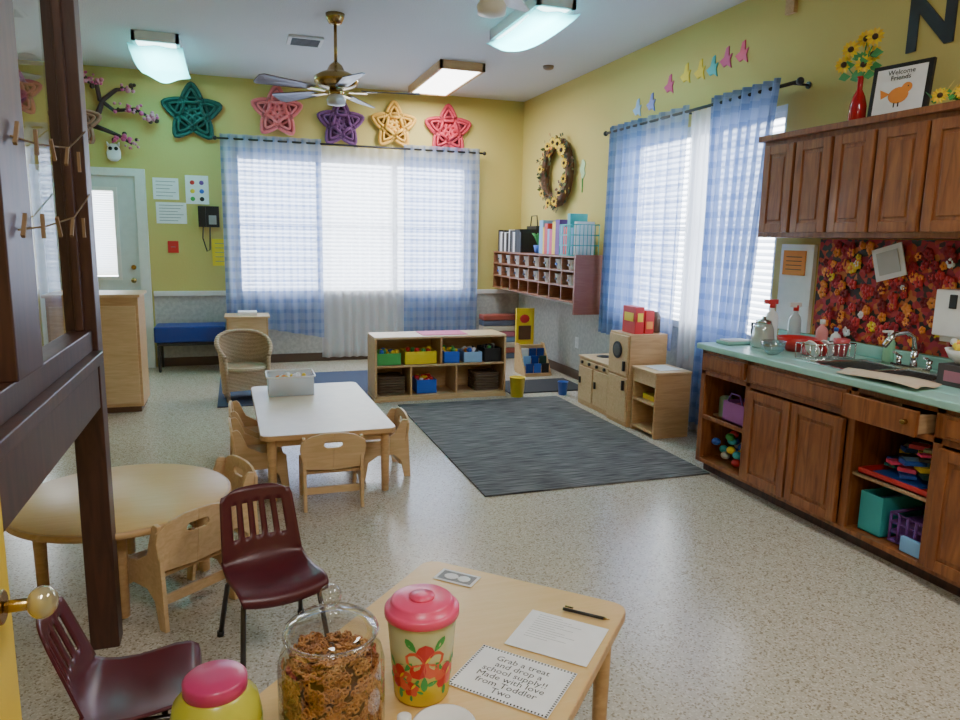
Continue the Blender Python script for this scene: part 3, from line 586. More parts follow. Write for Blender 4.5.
w=MB('autumn_leaf_garland')
for i in range(120):
    y=random.uniform(1.9,2.76); p=Vector((3.30+random.uniform(-.08,.08),y,2.175+random.uniform(.0,.07))); d=Vector((random.uniform(-1,1),random.uniform(-1,1),random.uniform(0,1))).normalized(); s_=d.orthogonal().normalized()*.022
    w.f([w.v(p),w.v(p+d*.03+s_),w.v(p+d*.07),w.v(p+d*.03-s_)],random.choice([GREEN,YEL,lm[0],lm[4],GREEN]))
w.tube([(3.30,1.9,2.18),(3.30,2.3,2.19),(3.30,2.76,2.18)],.008,GREEN,5)
for yy in (2.72,2.60,2.45): sunf(w,(3.24,yy,2.22),.04,(-1,-.5,.2))
w.done(recalc=False)
# ------------------------------------------------------------------ rugs
m,n,l,b=nt('grey_woven_rug')
tc=n.new('ShaderNodeTexCoord'); mp=n.new('ShaderNodeMapping'); mp.inputs['Scale'].default_value=(1.6,30,1); no=n.new('ShaderNodeTexNoise'); no.inputs['Scale'].default_value=3; no.inputs['Detail'].default_value=4
cr=n.new('ShaderNodeValToRGB'); cr.color_ramp.elements[0].position=.38; cr.color_ramp.elements[0].color=(.045,.043,.045,1); cr.color_ramp.elements[1].position=.66; cr.color_ramp.elements[1].color=(.20,.19,.185,1)
l.new(tc.outputs['Object'],mp.inputs[0]); l.new(mp.outputs[0],no.inputs['Vector']); l.new(no.outputs['Fac'],cr.inputs[0]); l.new(cr.outputs[0],b.inputs['Base Color']); b.inputs['Roughness'].default_value=.95; RUG=m
w=MB('grey_area_rug'); w.box((1.34,3.79,0.001),(2.90,6.20,.010),RUG); w.done()
w=MB('blue_area_rug'); w.box((-.2,6.50,.001),(2.45,7.95,.009),pm('slate_rug',(.05,.065,.12),.95)); w.done()
w=MB('black_floor_mat'); w.box((2.5,6.4,.001),(3.35,7.0,.012),pm('mat_black',(.03,.03,.035),.9)); w.done()
# ------------------------------------------------------------------ tables
def rrect(x0,x1,y0,y1,r,n=6):
    P=[]
    for cx,cy,a0 in ((x1-r,y1-r,0),(x0+r,y1-r,90),(x0+r,y0+r,180),(x1-r,y0+r,270)):
        for k in range(n+1): a=D2R(a0+90*k/n); P.append((cx+r*math.cos(a),cy+r*math.sin(a)))
    return P
def rect_table(name,M,wx,wy,h_,top,edge,leg):
    w=MB(name,M); P=rrect(-wx/2,wx/2,-wy/2,wy/2,.05)
    w.prism([(a,b,h_-.028) for a,b in P],(0,0,.026),edge); w.prism([(a*.992,b*.994,h_-.002) for a,b in P],(0,0,.002),top)
    ix,iy=wx/2-.06,wy/2-.06
    for s_ in(-1,1):
        w.bx((0,s_*iy,h_-.053),(2*ix,.02,.045),edge); w.bx((s_*ix,0,h_-.053),(.02,2*iy,.045),edge)
        for t in(-1,1):
            w.cyl((s_*ix,t*iy,.02),(s_*ix,t*iy,h_-.028),.022,leg,.028,seg=14); w.cyl((s_*ix,t*iy,0),(s_*ix,t*iy,.02),.02,CHROME)
    return w.done(.003)
rect_table('childrens_rectangular_table',TR(.46,4.66,0,1),.76,1.40,.41,TABTOP,MAPLE,MAPLE)
w=MB('childrens_round_table',TR(-.49,3.2)); 
w.lathe((0,0,.382),[(.43,0),(.435,.008),(.435,.020),(.43,.026)],MAPLE,48); w.lathe((0,0,.408),[(.422,0),(.422,.002)],YELTOP,48)
for k in range(4):
    a=D2R(5+90*k); x,y=.31*math.cos(a),.31*math.sin(a); w.cyl((x,y,.02),(x,y,.384),.022,MAPLE,.028); w.cyl((x,y,0),(x,y,.02),.02,CHROME)
    b2=a+math.pi/2; w.tube([(.30*math.cos(a),.30*math.sin(a),.358),(.30*math.cos(b2),.30*math.sin(b2),.358)],.02,MAPLE,6)
w.done(.002)
ea=Vector((.722,-.692,0)); eb=Vector((-.692,-.722,0)); bl=Vector((.59,2.25,0))
cen=bl+ea*.35+eb*.60
rect_table('childrens_activity_table',TR(cen.x,cen.y,0,math.degrees(math.atan2(ea.y,ea.x))),.70,1.20,.41,YELTOP,MAPLE,MAPLE)
# ------------------------------------------------------------------ wooden toddler chairs
def kid_chair(x,y,a,top=.44,wd=.33):
    w=MB('wooden_toddler_chair',TR(x,y,0,a)); s_=wd/2
    prof=[(.17,0),(.13,0),(.105,.11),(.06,.15),(-.04,.15),(-.10,.11),(-.12,0),(-.16,0),(-.145,.225),(-.12,.245),(.0,.25),(.07,.29),(.11,top-.02),(.125,top-.005),(.15,top-.01)]
    for sx in(-s_,s_-.018): w.prism([(sx,p[0],p[1]) for p in prof],(.018,0,0),MAPLE2)
    w.box((-s_+.018,-.135,.20),(s_-.018,.12,.216),MAPLE)
    w.box((-s_+.018,.10,.08),(s_-.018,.115,.12),MAPLE2)
    for sg in(-1,1):
        o=[(0,top+.02),(.06,top+.018),(.12,top+.005),(s_+.01,top-.03),(s_+.015,top-.07),(s_-.0,top-.15),(s_-.02,.235),(0,.225)]
        sl=[(0,top-.065),(.035,top-.065),(.048,top-.055),(.05,top-.045),(.045,top-.033),(.035,top-.028),(0,top-.028)]
        pts=[(sg*p[0],.128+(p[1]-.2)*.12,p[1]) for p in o+sl]
        w.prism(pts,(0,.014,0),MAPLE2)
    return w.done(.003)
kid_chair(.47,4.00,180,.42); kid_chair(.83,4.44,-88,.38); kid_chair(.09,4.36,92,.40); kid_chair(.09,4.82,88,.40)
fw=Vector((-.61,.79)); bp_=Vector((-.19,2.87)); c_=bp_+fw*.14
kid_chair(c_.x,c_.y,-142.3,.43); kid_chair(-.16,3.47,-65,.41)
# ------------------------------------------------------------------ maroon plastic chairs
def school_chair(x,y,a,sh=.28,bh=.29,W=.32):
    w=MB('maroon_school_chair',TR(x,y,0,a))
    prof=[(-.165,sh-.035),(-.16,sh-.012),(-.14,sh),(-.10,sh+.002),(-.05,sh-.006),(0,sh-.012),(.05,sh-.010),(.09,sh-.002),(.12,sh+.012),(.14,sh+.04)]
    nb=12
    for k in range(1,nb+1): t=k/nb; prof.append((.14+.075*t,sh+.04+(bh-.04)*t))
    nu=26; G=[]; n_=len(prof)
    for j,(py,pz) in enumerate(prof):
        row=[]
        for i in range(nu+1):
            u=-1+2*i/nu
            if j<9: wd=W/2*(1-.06*(j/9)); 
            else:
                t=(j-9)/(n_-10); wd=W/2*(.93-.10*t)
                if t>.75: wd*=(1-.9*((t-.75)/.25)**3*.18)
            if j<3: wd*=(.93,.97,.99)[j]
            curve=.022*u*u
            yy=py-(curve*1.2 if j>=9 else 0); zz=pz+(curve if j<9 else 0)
            if j>=9 and j==n_-1: zz-=.02*u*u*u*u
            row.append(w.v((u*wd,yy,zz)))
        G.append(row)
    for j in range(n_-1):
        for i in range(nu):
            if 12<=j<=17 and i in (4,5,8,9,12,13,16,17,20,21): continue
            w.f([G[j][i],G[j][i+1],G[j+1][i+1],G[j+1][i]],MAROON,True)
    o=w.done(recalc=True,solid=.007)
    w=MB('leg_frame',TR(x,y,0,a))
    for s_ in(-1,1):
        w.tube([(s_*.155,-.155,.01),(s_*.135,-.11,sh-.05),(s_*.125,-.085,sh-.026),(s_*.11,.0,sh-.028),(s_*.125,.085,sh-.026),(s_*.135,.11,sh-.05),(s_*.155,.165,.01)],.0095,GUN,8)
        for yy in (-.155,.165): w.cyl((s_*.156,yy,0),(s_*.155,yy,.02),.013,BLACK)
    w.cyl((-.12,-.07,sh-.026),(.12,-.07,sh-.026),.008,GUN); w.cyl((-.12,.07,sh-.026),(.12,.07,sh-.026),.008,GUN)
    q=w.done(); q.parent=o; q.matrix_parent_inverse=Matrix.Translation(o.location).inverted()
school_chair(.085,2.55,14,.275,.28); school_chair(-.30,1.99,94,.265,.26)
# ------------------------------------------------------------------ foreground objects
TZ=.4125
jx,jy=.165,1.445
w=MB('glass_pretzel_jar')
w.lathe((jx,jy,TZ),[(.02,0),(.095,.0),(.108,.012),(.114,.04),(.114,.18),(.108,.205),(.094,.222),(.090,.232),(.096,.238),(.096,.246),(.088,.246)],JARGLASS,40,close=False)
w.lathe((jx,jy,TZ+.248),[(.099,0),(.101,.006),(.099,.012),(.088,.020),(.07,.032),(.03,.046),(.014,.052),(.013,.062)],JARGLASS,40,close=False)
w.tube([(jx+.099*math.cos(k*.2094),jy+.099*math.sin(k*.2094),TZ+.250) for k in range(30)],.004,JARGLASS,6,True)
w.sph((jx,jy,TZ+.332),.024,JARGLASS,20,12)
jar=w.done(recalc=False)
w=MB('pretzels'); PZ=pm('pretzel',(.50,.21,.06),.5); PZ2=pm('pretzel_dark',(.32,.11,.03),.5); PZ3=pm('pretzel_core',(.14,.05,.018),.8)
shape=[(0,-.1),(.45,.15),(.85,.55),(.75,.95),(.35,1.0),(0,.6),(-.1,.1),(-.5,-.55),(-.3,-.95),(0,-1.0),(.3,-.95),(.5,-.55),(.1,.1),(0,.6),(-.35,1.0),(-.75,.95),(-.85,.55),(-.45,.15)]
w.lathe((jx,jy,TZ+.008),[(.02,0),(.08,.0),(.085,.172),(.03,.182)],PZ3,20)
for i in range(560):
    lvl=random.uniform(.022,.186); a=random.uniform(0,6.283); r=random.uniform(.092,.104)
    if lvl>.178: r=.09
    if i>=450: lvl=random.uniform(.184,.200); r=.09*math.sqrt(random.random())
    c=Vector((jx+r*math.cos(a),jy+r*math.sin(a),TZ+lvl)); R=Matrix.Rotation(random.uniform(0,6.3),3,'Z')@Matrix.Rotation(random.uniform(-.7,.7),3,'X')
    if i<450: R=Matrix.Rotation(a+math.pi/2,3,'Z')@Matrix.Rotation(math.pi/2+random.uniform(-.25,.25),3,'X')@Matrix.Rotation(random.uniform(0,6.3),3,'Z')
    pts=[]
    for k,(px,py) in enumerate(shape): pts.append(c+R@Vector((px*.0125,py*.0125,.0018*math.sin(k*2.1))))
    w.tube(pts,.0023,random.choice([PZ,PZ,PZ2]),5,True)
q=w.done(); q.parent=jar; q.matrix_parent_inverse=Matrix.Translation(jar.location).inverted()
tx,ty=.39,1.54
m,n,l,b=nt('tumbler_print')
tc=n.new('ShaderNodeTexCoord'); sp=n.new('ShaderNodeSeparateXYZ'); cr=n.new('ShaderNodeValToRGB'); e=cr.color_ramp.elements; e[0].position=.04; e[0].color=(.80,.62,.04,1); e[1].position=.14; e[1].color=(.58,.60,.36,1)
l.new(tc.outputs['Object'],sp.inputs[0]); l.new(sp.outputs[2],cr.inputs[0]); l.new(cr.outputs[0],b.inputs['Base Color']); b.inputs['Roughness'].default_value=.25; TP=m
w=MB('floral_lidded_tumbler'); w.lathe((tx,ty,TZ),[(.02,0),(.062,0),(.066,.006),(.076,.12),(.083,.205),(.083,.212),(.02,.212)],TP,40)
w.lathe((tx,ty,TZ+.205),[(.085,0),(.089,.002),(.089,.018),(.084,.022),(.078,.022),(.074,.036),(.068,.040),(.02,.041)],PINK,40)
w.lathe((tx,ty,TZ+.245),[(.03,0),(.03,.006),(.01,.008)],PINK,20)
ca=math.atan2(-ty,-tx)
def rad(z): return .066+(z-.006)/(.206-.006)*.017+.0012
def petal(z,ang,L_,W_,dr,m,da=0):
    pts=[]
    for t,s_ in ((0,0),(.3,.7),(.6,1),(.85,.7),(1,0),(.85,-.7),(.6,-1),(.3,-.7)):
        a=t*L_; c=s_*W_/2; du=a*math.cos(dr)-c*math.sin(dr); dz=a*math.sin(dr)+c*math.cos(dr); zz=z+dz; rr=rad(zz)+da; th=ang+du/.075
        pts.append((tx+rr*math.cos(th),ty+rr*math.sin(th),TZ+zz))
    V=[w.v(p) for p in pts]
    for i in range(1,7): w.f([V[0],V[i],V[i+1]],m)
for fa,fz,sc_ in ((.1,.12,1.15),(-.75,.075,.85),(.85,.075,.8),(-.35,.05,.5),(2.3,.11,1),(3.3,.09,.9)):
    for k in range(5): 
        dr=k*1.257-.33; zz=fz+.03*sc_*math.sin(dr); petal(zz,ca+fa+.03*sc_*math.cos(dr)/.075,.036*sc_,.016*sc_,dr,GREEN)
    for k in range(5): petal(fz,ca+fa,.042*sc_,.036*sc_,k*1.257+.3,RED if k%2 else pm('coral',(.75,.12,.06),.4),.0006)
    petal(fz,ca+fa,.02,.006,.9,YEL,.0012)
w.done(recalc=False)
w=MB('snack_jar_pink_lid'); sx_,sy_=-.07,1.40
w.lathe((sx_,sy_,TZ),[(.02,0),(.075,0),(.085,.01),(.088,.03),(.088,.13),(.082,.165),(.064,.185),(.06,.19),(.02,.19)],pm('green_yellow_plastic',(.55,.52,.06),.25),36)
w.lathe((sx_,sy_,TZ+.188),[(.060,0),(.062,.003),(.062,.024),(.057,.029),(.02,.030)],pm('pink_lid',(.55,.045,.16),.3),32)
w.lathe((sx_,sy_,TZ+.05),[(.0885,0),(.0892,.002),(.0892,.07),(.0885,.072)],pm('label_green',(.50,.56,.10),.5),36,close=False); w.done()
w=MB('white_paper_bowl'); w.lathe((.40,1.375,TZ),[(.035,0),(.05,.006),(.07,.022),(.072,.024),(.068,.024),(.048,.009),(.01,.004)],WHITE,32); w.done()
w=MB('small_bottle_white_cap'); w.lathe((.312,1.385,TZ),[(.018,0),(.02,.004),(.02,.03),(.012,.038)],pm('tinyb',(.6,.55,.3),.3),18); w.lathe((.312,1.385,TZ+.038),[(.016,0),(.016,.018),(.011,.021)],WHITE,18); w.done()
INK=pm('ink_black',(.02,.02,.02),.7)
def table_sheet(name,tl,tr,blp,m,fn=None):
    tl,tr,blp=[Vector((*p,TZ)) for p in (tl,tr,blp)]; ex=(tr-tl); ey=(tl-blp); W_,H_=ex.length,ey.length; ex.normalize(); ey=Vector((-ex.y,ex.x,0)); o=tl-ey*H_
    M=Matrix(((ex.x,ey.x,0,o.x),(ex.y,ey.y,0,o.y),(0,0,1,TZ),(0,0,0,1))); w=MB(name,M); w.box((0,0,0),(W_,H_,.0008),m)
    if fn: fn(w,W_,H_)
    w.done(recalc=False)
def f1(w,W_,H_):
    w.text('Grab a treat\nand drop a\nschool supply!!\nMade with love\nfrom Toddler\nTwo',.030,Matrix.Translation((W_/2,H_/2-.004,.0012)),INK,0,sp=.86)
    n_=30
    for k in range(n_):
        for yy in (.005,H_-.005): w.box((W_*(k+.15)/n_,yy-.003,.0008),(W_*(k+.6)/n_,yy+.003,.0012),INK)
    for k in range(22):
        for xx in (.005,W_-.005): w.box((xx-.003,H_*(k+.15)/22,.0008),(xx+.003,H_*(k+.6)/22,.0012),INK)
table_sheet('treat_sign',(.600,1.686),(.785,1.49),(.455,1.55),PAPER,f1)
def f2(w,W_,H_):
    for k in range(11): w.box((.03,H_*.92-k*H_*.06,.0008),(.03+W_*(.3+.35*((k*7)%5)/5),H_*.92-k*H_*.06+.0012,.0011),pm('inkgrey',(.3,.3,.3),.7))
table_sheet('printed_form',(.80,1.82),(.965,1.655),(.63,1.705),PAPER,f2)
def f3(w,W_,H_):
    w.box((.01,.01,.0008),(W_-.01,H_-.01,.0012),pm('dkprint',(.25,.25,.26),.6)); w.sph((W_*.35,H_/2,.0012),(.025,.02,.0006),PAPER,10,6); w.sph((W_*.68,H_/2,.0012),(.022,.02,.0006),PAPER,10,6)
table_sheet('printed_photo_card',(.62,2.155),(.72,2.06),(.565,2.10),PAPER,f3)
w=MB('ink_pen'); w.cyl((.885,1.79,TZ+.006),(.975,1.705,TZ+.006),.005,BLACK,seg=8); w.cyl((.975,1.705,TZ+.006),(.988,1.693,TZ+.006),.005,BRASS,.001,seg=8); w.box((.89,1.782,TZ+.010),(.915,1.786,TZ+.013),BRASS,Rz(-43)); w.done()
w=MB('clear_storage_bin'); FRO=clothmat('frosted_plastic',(.8,.82,.85),.45,None,.5)
w.tray((.33,5.08,.4125),.30,.26,.13,.005,FRO); w.tube([(a+.33,b+5.08,.545) for a,b in rrect(-.16,.16,-.14,.14,.03,3)],.006,WHITE,6,True)
for i in range(34): w.sph((.33+random.uniform(-.1,.1),5.08+random.uniform(-.08,.08),.435+random.uniform(0,.09)),random.uniform(.014,.028),random.choice([YEL,WHITE,YEL,ORANGE,PAPER]),7,5)
w.done()
# ------------------------------------------------------------------ toy shelf
w=MB('toy_storage_shelf'); X0,X1,Y0,Y1,HZ=1.16,2.43,6.36,6.74,.60
w.box((X0,Y0,.03),(X0+.02,Y1,HZ-.02),MAPLE); w.box((X1-.02,Y0,.03),(X1,Y1,HZ-.02),MAPLE); w.box((X0,Y0,HZ-.02),(X1,Y1,HZ),MAPLE2); w.box((X0,Y0,.03),(X1,Y1,.05),MAPLE); w.box((X0+.02,Y1-.012,.05),(X1-.02,Y1,HZ-.02),MAPLE2)
w.box((X0+.02,Y0+.01,.315),(X1-.02,Y1-.012,.333),MAPLE)
for xx in (1.49,1.93): w.box((xx,Y0+.01,.05),(xx+.018,Y1-.012,.315),MAPLE)
w.box((1.78,Y0+.01,.333),(1.798,Y1-.012,HZ-.02),MAPLE)
w.box((X0-.004,Y0-.004,0.0),(X1+.004,Y1,.03),MAPLE)
w.done(.003)
def bin_(name,x,y,z,wd,d,h_,m,cont=None,mats=None):
    w=MB(name); w.tray((x,y,z),wd,d,h_,.008,m)
    if mats:
        for i in range(22): w.sph((x+random.uniform(-.38,.38)*wd,y+random.uniform(-.35,.35)*d,z+h_*.75+random.uniform(0,.04)),random.uniform(.018,.03),random.choice(mats),7,5)
    w.done(.002)
bin_('toy_bin',1.30,6.52,.334,.22,.24,.11,GREEN,1,[YEL,YEL,GREEN,BLUE]); bin_('toy_bin',1.60,6.52,.334,.30,.24,.12,YEL,1,[YEL,GREEN,RED]); bin_('toy_bin',1.90,6.52,.334,.15,.24,.11,BLUE,1,[YEL,YEL,GREEN]); bin_('toy_bin',2.11,6.52,.334,.18,.24,.10,pm('skybin',(.3,.5,.7),.4),1,[ORANGE,WHITE,BLACK,BLUE]); bin_('toy_bin',2.31,6.52,.334,.17,.24,.13,BLACK,1,[BLACK,WHITE,GREEN])
def wick(name,x,y,z,wd,d,h_,m):
    w=MB(name)
    for k in range(7): w.tube([(x+a,y+b,z+.0125+k*(h_-.01)/6) for a,b in rrect(-wd/2,wd/2,-d/2,d/2,.02,2)],.0115,m,5,True)
    w.box((x-wd/2+.01,y-d/2+.01,z),(x+wd/2-.01,y+d/2-.01,z+h_*.8),m); w.done()
BK2=pm('basket_mid',(.13,.08,.045),.8)
wick('wicker_basket',1.33,6.53,.052,.24,.22,.16,BK2); wick('wicker_basket',2.26,6.53,.052,.24,.22,.16,BK2)
bin_('toy_bin',1.66,6.52,.052,.19,.22,.13,BLUE,1,[RED,YEL,RED,WHITE])
w=MB('pink_fabric_runner'); w.box((1.62,6.42,.601),(2.06,6.70,.606),MAGENTA); w.done()
def bucket(x,y,r,h_,m,z=.0005):
    w=MB('plastic_bucket'); w.lathe((x,y,z),[(.02,0),(r*.8,0),(r,h_),(r*1.08,h_),(r*.95,h_-.004),(r*.76,.006),(.02,.006)],m,20); w.done()
bucket(2.53,6.30,.075,.19,YEL) 
bucket(3.0,6.27,.05,.13,BLUE)
# ------------------------------------------------------------------ play kitchen
w=MB('play_kitchen_stove'); x0,x1=3.0,3.31
w.box((x0,5.34,.0),(x1,5.93,.44),MAPLE)
for a,b in ((5.36,5.62),(5.65,5.91)): w.box((x0-.015,a,.05),(x0,b,.36),MAPLE2); w.box((x0-.03,b-.05,.2),(x0-.015,b-.03,.26),BLACK)
w.box((x0-.015,5.34,.44),(x1,5.93,.455),MAPLE2); w.box((x0-.012,5.37,.375),(x0,5.90,.42),MAPLE2)
for k in range(4): w.cyl((x0-.012,5.42+.14*k,.40),(x0-.03,5.42+.14*k,.40),.015,BLACK)
for yy in (5.5,5.76): w.cyl((3.16,yy,.455),(3.16,yy,.46),.07,BLACK)
w.done(.004)
w=MB('play_refrigerator'); w.box((2.97,4.99,0),(3.31,5.32,.76),MAPLE); w.box((2.955,5.005,.04),(2.97,5.305,.40),MAPLE2); w.box((2.955,5.005,.42),(2.97,5.305,.745),MAPLE2)
w.cyl((2.955,5.16,.62),(2.945,5.16,.62),.07,BLACK,seg=24); w.cyl((2.945,5.16,.62),(2.942,5.16,.62),.05,pm('grey_dial',(.1,.1,.1),.3),seg=24); w.box((2.935,5.03,.30),(2.955,5.05,.38),BLACK); w.box((2.935,5.03,.46),(2.955,5.05,.54),BLACK)
w.done(.004)
w=MB('play_sink_unit'); a0,a1,b0,b1=2.99,3.30,4.62,4.96
w.box((a0,b0,.0),(a1,b0+.018,.50),MAPLE); w.box((a0,b1-.018,.0),(a1,b1,.50),MAPLE); w.box((a1-.015,b0+.018,.011),(a1,b1-.018,.50),MAPLE2); w.box((a0,b0+.018,.03),(a1-.015,b1-.018,.048),MAPLE); w.box((a0,b0+.018,.25),(a1-.015,b1-.018,.268),MAPLE)
w.box((a0-.015,b0-.01,.50),(a1,b1,.52),MAPLE2); w.box((a0,b0+.018,.40),(a0+.015,b1-.018,.50),MAPLE2); w.box((a0+.06,b0+.06,.521),(a1-.06,b1-.06,.526),WHITE); w.box((a0+.05,b0+.08,.269),(a1-.1,b1-.08,.31),YEL)
w.done(.003)
w=MB('snack_cracker_box'); w.box((3.02,5.02,.762),(3.10,5.22,.98),RED); w.box((3.017,5.05,.86),(3.02,5.19,.93),YEL); w.box((3.04,5.017,.86),(3.09,5.02,.93),YEL); w.done(.002)
w=MB('snack_cracker_box'); w.box((3.12,5.03,.762),(3.20,5.20,.95),RED); w.box((3.13,5.027,.80),(3.19,5.03,.86),ORANGE); w.done(.002)
w=MB('kitchen_canister'); w.lathe((3.26,5.1,.762),[(.03,0),(.04,.005),(.04,.13),(.03,.15),(.02,.17)],pm('browncan',(.15,.09,.06),.4),16); w.done()
# ------------------------------------------------------------------ back area furniture
w=MB('blue_vinyl_bench'); w.box((-.86,8.30,.33),(-.14,8.70,.50),NAVY); w.box((-.84,8.32,.29),(-.16,8.68,.33),BLACK)
for xx in(-.82,-.20):
    for yy in (8.34,8.66): w.cyl((xx,yy,0),(xx,yy,.30),.015,BLACK)
w.done(.02)
w=MB('wooden_storage_cabinet'); w.box((-1.45,6.50,.05),(-.78,6.95,.97),MAPLE); w.box((-1.43,6.52,0),(-.80,6.93,.05),BROWN); w.box((-1.47,6.47,.97),(-.76,6.97,.995),MAPLE2); w.box((-1.43,6.485,.08),(-1.13,6.50,.90),MAPLE2); w.box((-1.10,6.485,.08),(-.80,6.50,.90),MAPLE2)
w.cyl((-1.15,6.485,.5),(-1.15,6.465,.5),.012,STEEL); w.cyl((-1.08,6.485,.5),(-1.08,6.465,.5),.012,STEEL); w.done(.004)
w=MB('small_wooden_stand'); w.box((-.12,8.14,.0),(-.10,8.5,.6),MAPLE); w.box((.29,8.14,0),(.31,8.5,.6),MAPLE); w.box((-.14,8.12,.6),(.33,8.5,.62),MAPLE2); w.box((-.10,8.48,.1),(.29,8.5,.6),MAPLE); w.box((-.10,8.15,.30),(.29,8.48,.32),MAPLE); w.box((-.10,8.14,.42),(.29,8.15,.6),MAPLE2); w.box((0.0,8.2,.621),(.2,8.4,.66),PAPER); w.done(.003)
m,n,l,b=nt('wicker_weave'); tc=n.new('ShaderNodeTexCoord'); wv=n.new('ShaderNodeTexWave'); wv.bands_direction='Z'; wv.inputs['Scale'].default_value=25; wv.inputs['Distortion'].default_value=2; wv.inputs['Detail Scale'].default_value=8
cr=n.new('ShaderNodeValToRGB'); cr.color_ramp.elements[0].color=(.36,.25,.15,1); cr.color_ramp.elements[1].color=(.74,.58,.40,1); bp=n.new('ShaderNodeBump'); bp.inputs['Strength'].default_value=.6; bp.inputs['Distance'].default_value=.01
l.new(tc.outputs['Object'],wv.inputs[0]); l.new(wv.outputs['Fac'],cr.inputs[0]); l.new(cr.outputs[0],b.inputs['Base Color']); l.new(wv.outputs['Fac'],bp.inputs['Height']); l.new(bp.outputs[0],b.inputs['Normal']); b.inputs['Roughness'].default_value=.8; WK=m
w=MB('wicker_armchair',TR(.04,6.80,.0095,12)); rim=[]; G=[]; N_=28
for i in range(N_+1):
    a=D2R(-35+250*i/N_); t=abs(i/N_-.5)*2; top=.60-.2*t**2.2; rim.append((.23*math.cos(a)*1.02,.21*math.sin(a),top))
    G.append([w.v((.20*math.cos(a)*(1+.15*k/6),.185*math.sin(a)*(1+.13*k/6),.06+(top-.06)*k/6)) for k in range(7)])
for i in range(N_):
    for k in range(6): w.f([G[i][k],G[i+1][k],G[i+1][k+1],G[i][k+1]],WK,True)
w.tube(rim,.02,WK,8); w.tube([rim[0],(rim[0][0]*.95,rim[0][1],.2),(rim[0][0]*.9,rim[0][1],0)],.018,WK,8); w.tube([rim[-1],(rim[-1][0]*.95,rim[-1][1],.2),(rim[-1][0]*.9,rim[-1][1],0)],.018,WK,8)
w.lathe((0,-.01,.27),[(.05,0),(.19,0),(.205,.012),(.205,.03),(.19,.04),(.02,.045)],WK,28,1,.95); w.box((-.17,-.14,.10),(.17,-.125,.27),WK)
for s_ in(-1,1): w.cyl((s_*.15,.12,0),(s_*.16,.12,.2),.015,WK)
w.done(recalc=False)
w=MB('folded_tumbling_mats')
for k,c in enumerate([pm('mslate',(.10,.12,.2),.5),pm('mrust',(.35,.08,.06),.5),pm('mcream',(.6,.52,.45),.5),pm('msteel',(.15,.25,.42),.5),pm('mrose',(.42,.12,.18),.5),pm('mcream',(.6,.52,.45),.5),pm('mslate',(.10,.12,.2),.5),pm('mrust',(.35,.08,.06),.5)]): w.box((2.90,8.40,.0+.07*k),(3.38,8.60,.07*k+.066),c)
w.done(.012)
w=MB('yellow_book_poster'); w.box((3.02,7.60,.30),(3.24,7.63,.72),YEL,); w.box((3.05,7.594,.36),(3.2,7.60,.52),BROWN); w.sph((3.12,7.594,.60),(.06,.004,.05),RED,10,6); w.box((3.02,7.60,.0),(3.05,7.63,.3),MAPLE); w.box((3.21,7.60,.0),(3.24,7.63,.3),MAPLE); w.done()
w=MB('book_display_rack'); w.box((2.98,7.20,.0),(3.30,7.50,.03),MAPLE)
for sx in(2.98,3.285): w.prism([(sx,7.20,.02),(sx,7.50,.02),(sx,7.50,.34),(sx,7.42,.34)],(.015,0,0),MAPLE)
w.box((3.0,7.46,.03),(3.285,7.48,.32),MAPLE2)
cols=[NAVY,BLUE,BLACK,LBLUE,NAVY,DGREEN,PAPER,NAVY]; 
for r_ in range(3):
    for k in range(3): w.box((3.0+k*.095,7.22+r_*.075,.035+r_*.07),(3.085+k*.095,7.235+r_*.075,.14+r_*.075),cols[(r_*3+k)%8])
w.done(.002)
# ------------------------------------------------------------------ dark wood loft frame on the left
w=MB('dark_wood_partition_frame')
w.box((-.55,2.70,0),(-.455,2.79,3.198),DARKW)
w.box((-.55,.9,.90),(-.46,2.70,1.06),DARKW)
w.box((-.57,.9,1.06),(-.44,2.70,1.10),DARKW)
w.box((-.54,.9,1.10),(-.47,2.70,1.17),DARKW)
w.box((-.55,1.78,1.17),(-.46,2.00,3.198),DARKW)
w.box((-.515,2.67,1.17),(-.49,2.70,3.198),DARKW); w.box((-.53,2.00,1.17),(-.48,2.04,3.198),DARKW)
w.box((-.57,.9,3.05),(-.455,2.70,3.198),DARKW)
w.box((-.57,.9,0),(-.455,1.02,.90),DARKW)
w.f([w.v((-.505,2.04,1.17)),w.v((-.505,2.67,1.17)),w.v((-.505,2.67,3.05)),w.v((-.505,2.04,3.05))],GLASS)
w.done(.004,recalc=False)
w=MB('clothespin_twine'); TW=pm('twine',(.20,.13,.06),.9); PN=pm('clothespin_wood',(.26,.16,.08),.7)
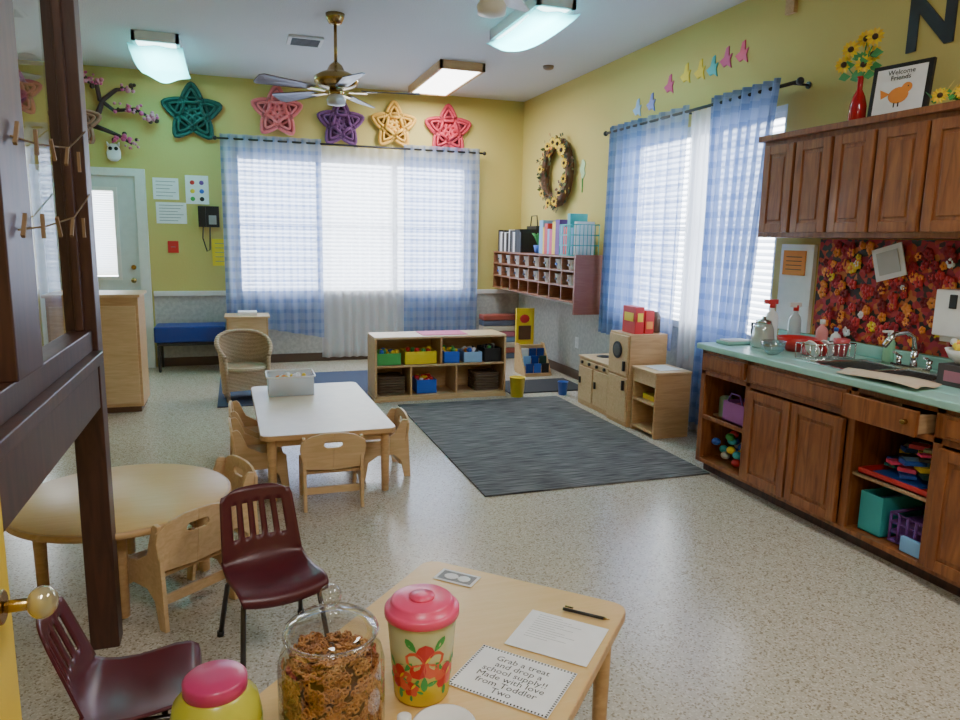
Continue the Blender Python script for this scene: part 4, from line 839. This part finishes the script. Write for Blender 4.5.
for z0,z1 in ((1.50,1.62),(1.70,1.82)):
    w.tube([(-.452,1.85,z0),(-.452,2.1,(z0+z1)/2-.05),(-.452,2.45,(z0+z1)/2-.02),(-.452,2.72,z1)],.0025,TW,5)
    for k in range(5): y=1.88+.17*k; zz=(z0+z1)/2-.03; w.box((-.452,y-.005,zz-.05),(-.444,y+.005,zz+.01),PN,Matrix.Rotation(D2R(35*(k%3-1)),3,'X'))
w.done()
w=MB('door_2'); YD=pm('yellow_door_paint',(.80,.56,.02),.35)
w.box((-.340,.30,.01),(-.298,1.03,1.29),YD); w.cyl((-.298,.975,1.035),(-.290,.975,1.035),.022,BRASS,seg=20); w.cyl((-.290,.975,1.035),(-.262,.975,1.035),.008,BRASS); 
w.sph((-.248,.975,1.035),(.018,.021,.021),pm('crystal_knob',(.50,.44,.28),.08,.6),16,10); w.done(.003)
# ------------------------------------------------------------------ light
wd=bpy.data.worlds.new('sky'); S.world=wd; wd.use_nodes=True; n=wd.node_tree.nodes; bg=n['Background']; bg.inputs[0].default_value=(.88,.94,1.0,1); bg.inputs[1].default_value=12
def portal(loc,sx,sy,rot):
    o=area('window_portal',loc,sx,sy,1,rot=rot); o.data.cycles.is_portal=True
portal((1.4,YB+.16,1.6),2.8,1.7,(D2R(-90),0,0)); portal((XR+.16,5.08,1.6),1.7,2.1,(0,D2R(90),0))
# ------------------------------------------------------------------ camera
th,ph,ro=0.3282,0.1680,0.0186
F_=Vector((math.sin(th)*math.cos(ph),math.cos(th)*math.cos(ph),-math.sin(ph))); R0=Vector((math.cos(th),-math.sin(th),0)); U0=R0.cross(F_)
R_=math.cos(ro)*R0+math.sin(ro)*U0; U_=-math.sin(ro)*R0+math.cos(ro)*U0
cd=bpy.data.cameras.new('camera'); cd.sensor_width=36; cd.lens=716.4/960*36; cd.clip_start=.02
co=bpy.data.objects.new('camera',cd); co.matrix_world=Matrix(((R_.x,U_.x,-F_.x,0),(R_.y,U_.y,-F_.y,0),(R_.z,U_.z,-F_.z,1.5),(0,0,0,1))); S.collection.objects.link(co); S.camera=co
